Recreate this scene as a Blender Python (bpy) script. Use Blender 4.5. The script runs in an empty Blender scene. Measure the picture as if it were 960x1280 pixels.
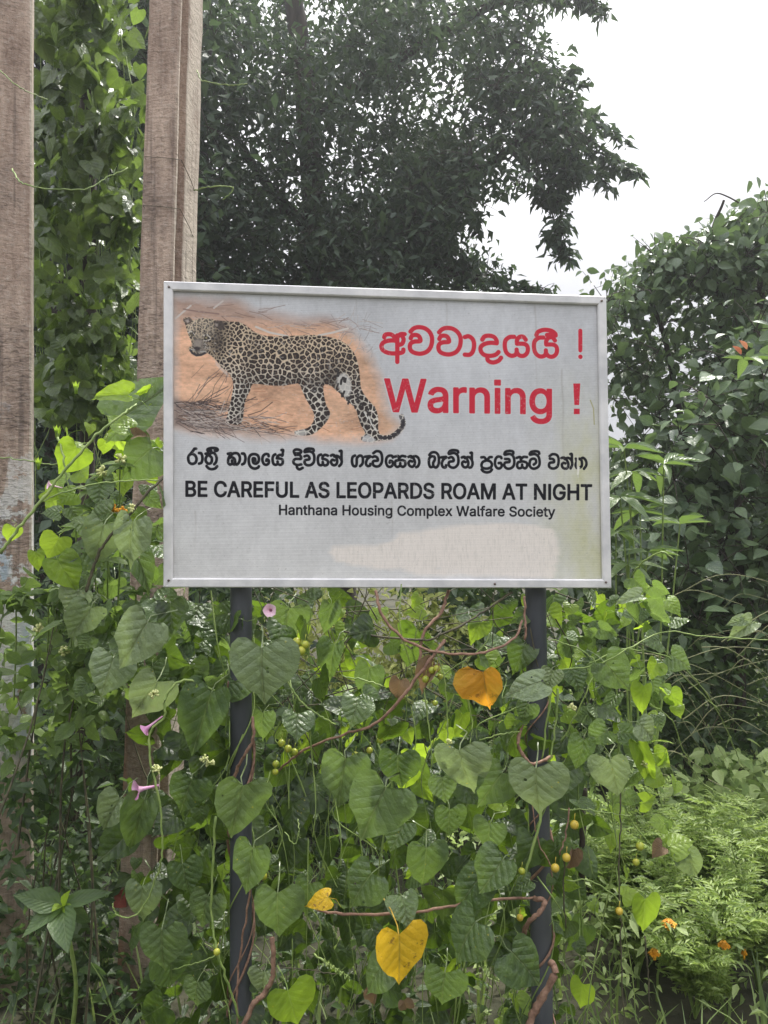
import bpy, math, random, json
import numpy as np
from mathutils import Vector, Matrix, Quaternion
random.seed(7); rng = np.random.default_rng(7)
R = math.radians
scene = bpy.context.scene
COL = scene.collection

# ---------------------------------------------------------------- camera
CAM_H = 1.55
cd = bpy.data.cameras.new("camera")
cd.sensor_fit = 'HORIZONTAL'; cd.sensor_width = 36.0; cd.lens = 36.0 * 963 / 960
cd.clip_start = 0.05; cd.clip_end = 3000
cam = bpy.data.objects.new("camera", cd); COL.objects.link(cam)
CAM_M = Matrix.Translation((0, 0, CAM_H)) @ Matrix.Rotation(R(90 + 1.9), 4, 'X') @ Matrix.Rotation(R(-0.45), 4, 'Z')
cam.matrix_world = CAM_M
scene.camera = cam

# ---------------------------------------------------------------- light and exposure
SUN_EL, SUN_AZ = R(60), R(28)          # behind the scene, a little to the right
w = bpy.data.worlds.new("World"); scene.world = w; w.use_nodes = True
nt = w.node_tree; nt.nodes.clear()
o_ = nt.nodes.new('ShaderNodeOutputWorld'); bg = nt.nodes.new('ShaderNodeBackground')
sky = nt.nodes.new('ShaderNodeTexSky'); sky.sky_type = 'NISHITA'; sky.sun_disc = False
sky.sun_elevation = SUN_EL; sky.sun_rotation = SUN_AZ; sky.dust_density = 3.0
tc = nt.nodes.new('ShaderNodeTexCoord'); nz = nt.nodes.new('ShaderNodeTexNoise')
nz.inputs['Scale'].default_value = 1.6; nz.inputs['Detail'].default_value = 5
nt.links.new(tc.outputs['Generated'], nz.inputs['Vector'])
cr = nt.nodes.new('ShaderNodeValToRGB')
cr.color_ramp.elements[0].position = 0.3; cr.color_ramp.elements[0].color = (6.6, 6.6, 7.4, 1)
cr.color_ramp.elements[1].position = 0.7; cr.color_ramp.elements[1].color = (11.2, 11.2, 11.3, 1)
nt.links.new(nz.outputs['Fac'], cr.inputs['Fac'])
sx = nt.nodes.new('ShaderNodeSeparateXYZ'); nt.links.new(tc.outputs['Generated'], sx.inputs[0])
pw = nt.nodes.new('ShaderNodeMath'); pw.operation = 'POWER'; pw.use_clamp = True; nt.links.new(sx.outputs[2], pw.inputs[0]); pw.inputs[1].default_value = 1.8
mr = nt.nodes.new('ShaderNodeMapRange'); nt.links.new(pw.outputs[0], mr.inputs[0])      # overcast sky: brighter overhead than near the horizon
mr.inputs[1].default_value = 0; mr.inputs[2].default_value = 1; mr.inputs[3].default_value = .16; mr.inputs[4].default_value = 1.8
cm = nt.nodes.new('ShaderNodeVectorMath'); cm.operation = 'SCALE'; nt.links.new(cr.outputs['Color'], cm.inputs[0]); nt.links.new(mr.outputs[0], cm.inputs['Scale'])
mx = nt.nodes.new('ShaderNodeMixRGB'); mx.inputs['Fac'].default_value = 0.94
nt.links.new(sky.outputs['Color'], mx.inputs['Color1']); nt.links.new(cm.outputs[0], mx.inputs['Color2'])
nt.links.new(mx.outputs['Color'], bg.inputs['Color']); bg.inputs['Strength'].default_value = 0.1
nt.links.new(bg.outputs['Background'], o_.inputs['Surface'])
sl = bpy.data.lights.new("sun", 'SUN'); sl.energy = 2.4; sl.angle = R(7); sl.color = (1, 0.97, 0.9)
so = bpy.data.objects.new("sun", sl); COL.objects.link(so)
sd = Vector((math.sin(SUN_AZ) * math.cos(SUN_EL), math.cos(SUN_AZ) * math.cos(SUN_EL), math.sin(SUN_EL)))
so.rotation_euler = sd.to_track_quat('Z', 'Y').to_euler(); so.location = (2, 6, 12)
scene.view_settings.view_transform = 'Standard'; scene.view_settings.look = 'None'
scene.view_settings.exposure = 1.32; scene.view_settings.gamma = 1
scene.cycles.max_bounces = 8; scene.cycles.diffuse_bounces = 4; scene.cycles.transmission_bounces = 5
scene.cycles.use_denoising = True; scene.cycles.transparent_max_bounces = 6

# ---------------------------------------------------------------- helpers
def at(px, py, d):
    """world point at camera depth d on the photograph's pixel (px, py)"""
    return CAM_M @ Vector(((px - 480) / 963 * d, -(py - 640) / 963 * d, -d))
CAMP = Vector((0, 0, CAM_H))

def root(name, loc, label, cat, group=None):
    o = bpy.data.objects.new(name, None); COL.objects.link(o); o.location = loc; o.empty_display_size = .05
    o['label'] = label; o['category'] = cat
    if group: o['group'] = group
    return o

def raw(name, verts, faces, mat, uvs=None, smooth=True):
    me = bpy.data.meshes.new(name)
    me.from_pydata([tuple(v) for v in verts], [], [tuple(f) for f in faces])
    if uvs is not None:
        ul = me.uv_layers.new(name='UVMap'); li = np.empty(len(me.loops), dtype=np.int32)
        me.loops.foreach_get('vertex_index', li)
        ul.data.foreach_set('uv', np.asarray(uvs, dtype=np.float32)[li].ravel())
    if smooth: me.polygons.foreach_set('use_smooth', [True] * len(me.polygons))
    if mat: me.materials.append(mat)
    me.update(); return me

def origin_of(parent):
    p = Vector((0, 0, 0))
    while parent is not None: p += parent.location; parent = parent.parent
    return p

def obj(name, verts, faces, mat, parent=None, kind=None, uvs=None, smooth=True, label=None):
    """one mesh object from world coordinates"""
    off = origin_of(parent)
    o = bpy.data.objects.new(name, raw(name, [Vector(v) - off for v in verts], faces, mat, uvs, smooth))
    COL.objects.link(o); o.parent = parent
    if kind: o['kind'] = kind
    if label: o['label'] = label
    return o

class MB:
    def __init__(s): s.v = []; s.f = []; s.uv = []
    def add(s, v, f, uv=None):
        n = len(s.v); s.v += [Vector(a) for a in v]; s.f += [tuple(i + n for i in q) for q in f]
        s.uv += list(uv) if uv is not None else [(0, 0)] * len(v)
    def box(s, lo, hi):
        x0, y0, z0 = lo; x1, y1, z1 = hi
        s.add([(x0,y0,z0),(x1,y0,z0),(x1,y1,z0),(x0,y1,z0),(x0,y0,z1),(x1,y0,z1),(x1,y1,z1),(x0,y1,z1)],
              [(3,2,1,0),(4,5,6,7),(0,1,5,4),(1,2,6,5),(2,3,7,6),(3,0,4,7)])
    def tube(s, pts, r0, r1=None, n=6, caps=True, wob=0):
        r1 = r0 if r1 is None else r1
        pts = [Vector(p) for p in pts]; m = len(pts); v = []; f = []
        up = Vector((0.13, 0.31, 0.94)); L = 0; uv = []
        for i, p in enumerate(pts):
            t = (pts[min(i + 1, m - 1)] - pts[max(i - 1, 0)])
            t = t.normalized() if t.length > 1e-9 else Vector((0, 0, 1))
            a = t.cross(up)
            if a.length < .05: a = t.cross(Vector((1, 0, 0)))
            a.normalize(); b = t.cross(a).normalized()
            r = r0 + (r1 - r0) * i / max(m - 1, 1)
            if wob: r *= 1 + wob * (random.random() - .5)
            if i: L += (p - pts[i - 1]).length
            for k in range(n):
                q = 2 * math.pi * k / n
                v.append(p + a * math.cos(q) * r + b * math.sin(q) * r); uv.append((k / n, L))
        for i in range(m - 1):
            for k in range(n):
                k2 = (k + 1) % n
                f.append((i*n+k, i*n+k2, (i+1)*n+k2, (i+1)*n+k))
        if caps: f.append(tuple(range(n - 1, -1, -1))); f.append(tuple((m-1)*n + k for k in range(n)))
        s.add(v, f, uv)
    def ball(s, c, r, n=8, m=6, sq=(1, 1, 1)):
        v = []; f = []
        for j in range(m + 1):
            th = math.pi * j / m
            for k in range(n):
                q = 2 * math.pi * k / n
                v.append((c[0] + r*sq[0]*math.sin(th)*math.cos(q), c[1] + r*sq[1]*math.sin(th)*math.sin(q), c[2] + r*sq[2]*math.cos(th)))
        for j in range(m):
            for k in range(n):
                f.append((j*n+k, (j+1)*n+k, (j+1)*n+(k+1) % n, j*n+(k+1) % n))
        s.add(v, f)
    def build(s, name, mat, parent=None, **k):
        return obj(name, s.v, s.f, mat, parent, uvs=s.uv, **k)

def smooth_path(pts, n=6):
    """Catmull-Rom through the points (any dimension)"""
    P = [np.array(p, float) for p in pts]
    if len(P) < 3: return P
    P = [2*P[0]-P[1]] + P + [2*P[-1]-P[-2]]; out = []
    for i in range(1, len(P) - 2):
        a, b, c, d = P[i-1:i+3]
        for k in range(n):
            t = k / n
            out.append(.5*((2*b)+(-a+c)*t+(2*a-5*b+4*c-d)*t*t+(-a+3*b-3*c+d)*t**3))
    out.append(P[-2]); return out

# ---------------------------------------------------------------- materials
def newmat(name):
    m = bpy.data.materials.new(name); m.use_nodes = True; m.node_tree.nodes.clear(); return m, m.node_tree
class N:
    """tiny node helper"""
    def __init__(s, nt): s.nt = nt
    def n(s, t, **kw):
        x = s.nt.nodes.new(t)
        for k, v in kw.items():
            if k in x.inputs: s.set(x.inputs[k], v)
            else: setattr(x, k, v)
        return x
    def set(s, inp, v):
        if hasattr(v, 'is_output'): s.nt.links.new(v, inp)
        else:
            if isinstance(v, (tuple, list)) and len(v) == 3 and inp.type == 'RGBA': v = (*v, 1)
            inp.default_value = v
    def m(s, op, a, b=None, c=None, clamp=False):
        x = s.nt.nodes.new('ShaderNodeMath'); x.operation = op; x.use_clamp = clamp
        for i, q in enumerate((a, b, c)):
            if q is not None: s.set(x.inputs[i], q)
        return x.outputs[0]
    def mix(s, f, a, b, bt='MIX'):
        x = s.nt.nodes.new('ShaderNodeMixRGB'); x.blend_type = bt
        s.set(x.inputs[0], f); s.set(x.inputs[1], a); s.set(x.inputs[2], b); return x.outputs[0]
    def noise(s, vec, sc, det=4, rough=.55):
        x = s.n('ShaderNodeTexNoise', Scale=sc, Detail=det, Roughness=rough)
        if vec is not None: s.set(x.inputs['Vector'], vec)
        return x.outputs['Fac']
    def ramp(s, f, p0, p1):
        x = s.n('ShaderNodeMapRange'); s.set(x.inputs[0], f); x.inputs[1].default_value = p0; x.inputs[2].default_value = p1
        x.clamp = True; return x.outputs[0]
    def mapping(s, vec, sc, rot=(0, 0, 0)):
        x = s.n('ShaderNodeMapping'); s.set(x.inputs['Vector'], vec); x.inputs['Scale'].default_value = sc
        x.inputs['Rotation'].default_value = rot; return x.outputs[0]

def leafmat(name, a, b, tr, rough=.42, tf=.35, veins=.5, spots=0.0, edge=None, vfreq=7.0, spec=.5, holes=0, blot=0):
    m, nt = newmat(name); h = N(nt)
    at_ = h.n('ShaderNodeAttribute', attribute_name='tint'); oi = h.n('ShaderNodeObjectInfo')
    t = h.m('FRACT', h.m('ADD', at_.outputs['Fac'], oi.outputs['Random']))
    uv = h.n('ShaderNodeTexCoord').outputs['UV']
    sp = h.n('ShaderNodeSeparateXYZ'); h.set(sp.inputs[0], uv)
    x = h.m('ABSOLUTE', h.m('SUBTRACT', sp.outputs[0], .5)); y = sp.outputs[1]
    off = h.n('ShaderNodeCombineXYZ'); h.set(off.inputs[2], h.m('MULTIPLY', t, 37.0))
    vv = h.n('ShaderNodeVectorMath', operation='ADD'); h.set(vv.inputs[0], uv); h.set(vv.inputs[1], off.outputs[0])
    nz = h.noise(vv.outputs[0], 5.0, 4)
    col = h.mix(t, a, b)
    col = h.mix(h.m('MULTIPLY', h.ramp(nz, .4, .75), .35), col, h.mix(.5, b, tr))
    # midrib and side veins
    mid = h.m('SUBTRACT', 1.0, h.ramp(x, .004, .02))
    ph = h.m('FRACT', h.m('MULTIPLY', h.m('SUBTRACT', y, h.m('MULTIPLY', h.m('POWER', x, .85), .8)), vfreq))
    side = h.m('SUBTRACT', 1.0, h.ramp(h.m('ABSOLUTE', h.m('SUBTRACT', ph, .5)), .0, .06))
    side = h.m('MULTIPLY', side, h.m('SUBTRACT', 1.0, h.ramp(x, .2, .5)))
    vein = h.m('MAXIMUM', mid, h.m('MULTIPLY', side, .38))
    light = h.mix(.5, col, (.30, .35, .17))
    col = h.mix(h.m('MULTIPLY', vein, veins), col, light)
    if spots:
        vo = h.n('ShaderNodeTexVoronoi', Scale=6.0); h.set(vo.inputs['Vector'], vv.outputs[0])
        s_ = h.m('SUBTRACT', 1.0, h.ramp(vo.outputs['Distance'], .07, .11))
        s_ = h.m('MULTIPLY', s_, h.ramp(h.noise(vv.outputs[0], 2.3, 2), .56, .6))
        col = h.mix(h.m('MULTIPLY', s_, spots), col, edge or (.45, .38, .05))
    pil = h.m('MULTIPLY', h.m('POWER', h.m('ABSOLUTE', h.m('SUBTRACT', ph, .5)), .6), .55)
    bump_h = h.m('ADD', h.m('MULTIPLY', pil, h.m('SUBTRACT', 1.0, h.ramp(x, .15, .5))), h.m('MULTIPLY', nz, 1.1))
    if blot:
        bn = h.noise(vv.outputs[0], 3.2, 6, .7); col = h.mix(h.m('MULTIPLY', h.ramp(bn, .57, .61), .9), col, edge); col = h.mix(h.m('MULTIPLY', h.ramp(bn, .3, .42), .0), col, col); col = h.mix(h.ramp(h.noise(vv.outputs[0], 1.8, 3), .45, .65), col, h.mix(.35, col, (.55, .45, .04)))
    bump_h = h.m('SUBTRACT', bump_h, h.m('MULTIPLY', mid, .4))
    bp = h.n('ShaderNodeBump', Strength=min(1.0, .85 * veins), Distance=.012); h.set(bp.inputs['Height'], bump_h)
    geo = h.n('ShaderNodeNewGeometry')
    col = h.mix(h.m('MULTIPLY', geo.outputs['Backfacing'], .35), col, h.mix(.5, col, (.2, .25, .13)))
    p = h.n('ShaderNodeBsdfPrincipled', Roughness=rough); h.set(p.inputs['Base Color'], col)
    p.inputs['Specular IOR Level'].default_value = spec; h.set(p.inputs['Normal'], bp.outputs[0])
    tl = h.n('ShaderNodeBsdfTranslucent'); h.set(tl.inputs['Color'], h.mix(.3, tr, h.mix(1.0, col, (3, 3, 3), 'MULTIPLY')))
    ms = h.n('ShaderNodeMixShader'); ms.inputs[0].default_value = tf
    h.set(ms.inputs[1], p.outputs[0]); h.set(ms.inputs[2], tl.outputs[0])
    fin = ms.outputs[0]
    if holes:      # insect holes
        vh = h.n('ShaderNodeTexVoronoi', Scale=5.0); h.set(vh.inputs['Vector'], vv.outputs[0])
        gate = h.ramp(h.noise(vv.outputs[0], 1.7, 2), .58, .6)
        hm_ = h.m('GREATER_THAN', h.m('MULTIPLY', h.m('LESS_THAN', h.m('ADD', vh.outputs['Distance'], h.m('MULTIPLY', nz, .22)), .26), gate), .5)
        tr_ = h.n('ShaderNodeBsdfTransparent'); m2 = h.n('ShaderNodeMixShader'); h.set(m2.inputs[0], hm_); h.set(m2.inputs[1], fin); h.set(m2.inputs[2], tr_.outputs[0]); fin = m2.outputs[0]
    o = h.n('ShaderNodeOutputMaterial'); h.set(o.inputs[0], fin); return m

def plain(name, a, b, scale=8, rough=.7, bump=.3, stretch=(1, 1, 1), metal=0, dist=.01, spec=.4):
    m, nt = newmat(name); h = N(nt)
    v = h.mapping(h.n('ShaderNodeTexCoord').outputs['Object'], stretch)
    nz = h.noise(v, scale, 6, .6)
    p = h.n('ShaderNodeBsdfPrincipled', Roughness=rough, Metallic=metal)
    h.set(p.inputs['Base Color'], h.mix(h.ramp(nz, .35, .65), a, b)); p.inputs['Specular IOR Level'].default_value = spec
    bp = h.n('ShaderNodeBump', Strength=bump, Distance=dist); h.set(bp.inputs['Height'], nz); h.set(p.inputs['Normal'], bp.outputs[0])
    o = h.n('ShaderNodeOutputMaterial'); h.set(o.inputs[0], p.outputs[0]); return m

M = {}
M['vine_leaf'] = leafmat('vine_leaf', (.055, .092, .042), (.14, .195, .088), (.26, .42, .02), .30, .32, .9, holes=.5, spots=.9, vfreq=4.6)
M['vine_leaf_shaded'] = leafmat('vine_leaf_shaded', (.011, .024, .009), (.058, .098, .026), (.24, .40, .015), .32, .32, .5, spots=.9, vfreq=4.6)  # darkened copy of vine_leaf; interior shade put into the colour
M['vine_leaf_pale'] = leafmat('vine_leaf_pale', (.16, .215, .12), (.25, .31, .175), (.30, .42, .05), .30, .28, .85, holes=.6, spots=.9, vfreq=4.6)
M['vine_leaf_lime'] = leafmat('vine_leaf_lime', (.12, .20, .025), (.24, .34, .04), (.46, .66, .03), .34, .46, .5, spots=.6, vfreq=4.6)
M['yellow_leaf'] = leafmat('yellow_leaf', (.72, .46, .02), (.80, .50, .03), (.9, .55, .02), .5, .35, .6, spots=1, edge=(.20, .08, .02), vfreq=4.6, blot=1)
M['orange_leaf'] = leafmat('orange_leaf', (.55, .24, .02), (.62, .30, .03), (.8, .36, .02), .6, .35, .6, spots=1, edge=(.15, .06, .02), vfreq=4.6, blot=1)
M['dry_leaf'] = leafmat('dry_leaf', (.13, .085, .05), (.22, .15, .09), (.3, .18, .07), .8, .2, .5)
M['creeper_leaf'] = leafmat('creeper_leaf', (.024, .048, .016), (.13, .18, .07), (.30, .46, .04), .30, .28, .5, vfreq=4.6)
M['tree_leaf'] = leafmat('tree_leaf', (.018, .034, .024), (.050, .078, .045), (.12, .20, .06), .5, .24, .1, spec=.3)
M['shrub_leaf'] = leafmat('shrub_leaf', (.034, .066, .036), (.13, .185, .095), (.20, .32, .07), .34, .2, .4)
M['bright_leaf'] = leafmat('bright_leaf', (.055, .10, .03), (.12, .18, .05), (.20, .32, .04), .38, .28, .5)
M['thicket_leaf'] = leafmat('thicket_leaf', (.020, .042, .016), (.065, .105, .038), (.16, .28, .05), .4, .3, .3)
M['weed_leaf'] = leafmat('weed_leaf', (.13, .20, .06), (.36, .44, .18), (.42, .56, .14), .42, .35, .4)
M['straw_leaf'] = leafmat('straw_leaf', (.24, .30, .08), (.46, .48, .18), (.6, .62, .15), .6, .4, .3)
M['marigold_leaf'] = leafmat('marigold_leaf', (.11, .18, .04), (.28, .36, .10), (.40, .54, .08), .45, .3, .2)
M['herb_leaf'] = leafmat('herb_leaf', (.045, .08, .03), (.07, .12, .04), (.2, .3, .05), .45, .3, .4, vfreq=8)
M['grass'] = leafmat('grass', (.05, .09, .03), (.19, .25, .08), (.3, .42, .08), .5, .3, .2)
M['lantana_leaf'] = leafmat('lantana_leaf', (.065, .11, .032), (.14, .20, .06), (.30, .46, .05), .42, .35, .6, vfreq=9)
M['green_stem'] = plain('green_stem', (.16, .24, .06), (.26, .34, .10), 30, .5, .1)
M['straw_stem'] = plain('straw_stem', (.20, .22, .10), (.34, .33, .18), 30, .7, .1)
M['brown_stem'] = plain('brown_stem', (.16, .09, .06), (.33, .20, .14), 60, .8, .6, dist=.004)
M['dark_stem'] = plain('dark_stem', (.05, .045, .03), (.12, .11, .06), 40, .8, .3)
M['bark'] = plain('bark', (.03, .025, .02), (.08, .065, .05), 12, .9, .8, (1, 1, .25))
M['berry'] = plain('berry', (.22, .30, .03), (.42, .40, .05), 40, .3, .05)
M['berry_gold'] = plain('berry_gold', (.42, .30, .03), (.52, .40, .06), 40, .3, .05)
M['pink'] = plain('pink', (.55, .22, .42), (.75, .45, .62), 40, .5, .1)
M['pale_pink'] = plain('pale_pink', (.80, .5, .62), (.85, .62, .7), 40, .5, .1)
M['petal_orange'] = plain('petal_orange', (.75, .30, .02), (.8, .42, .03), 60, .5, .2)
M['bud'] = plain('bud', (.5, .55, .2), (.7, .7, .35), 60, .5, .2)
M['red_leaf'] = leafmat('red_leaf', (.5, .12, .06), (.6, .25, .12), (.7, .2, .08), .5, .3, .5)

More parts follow.
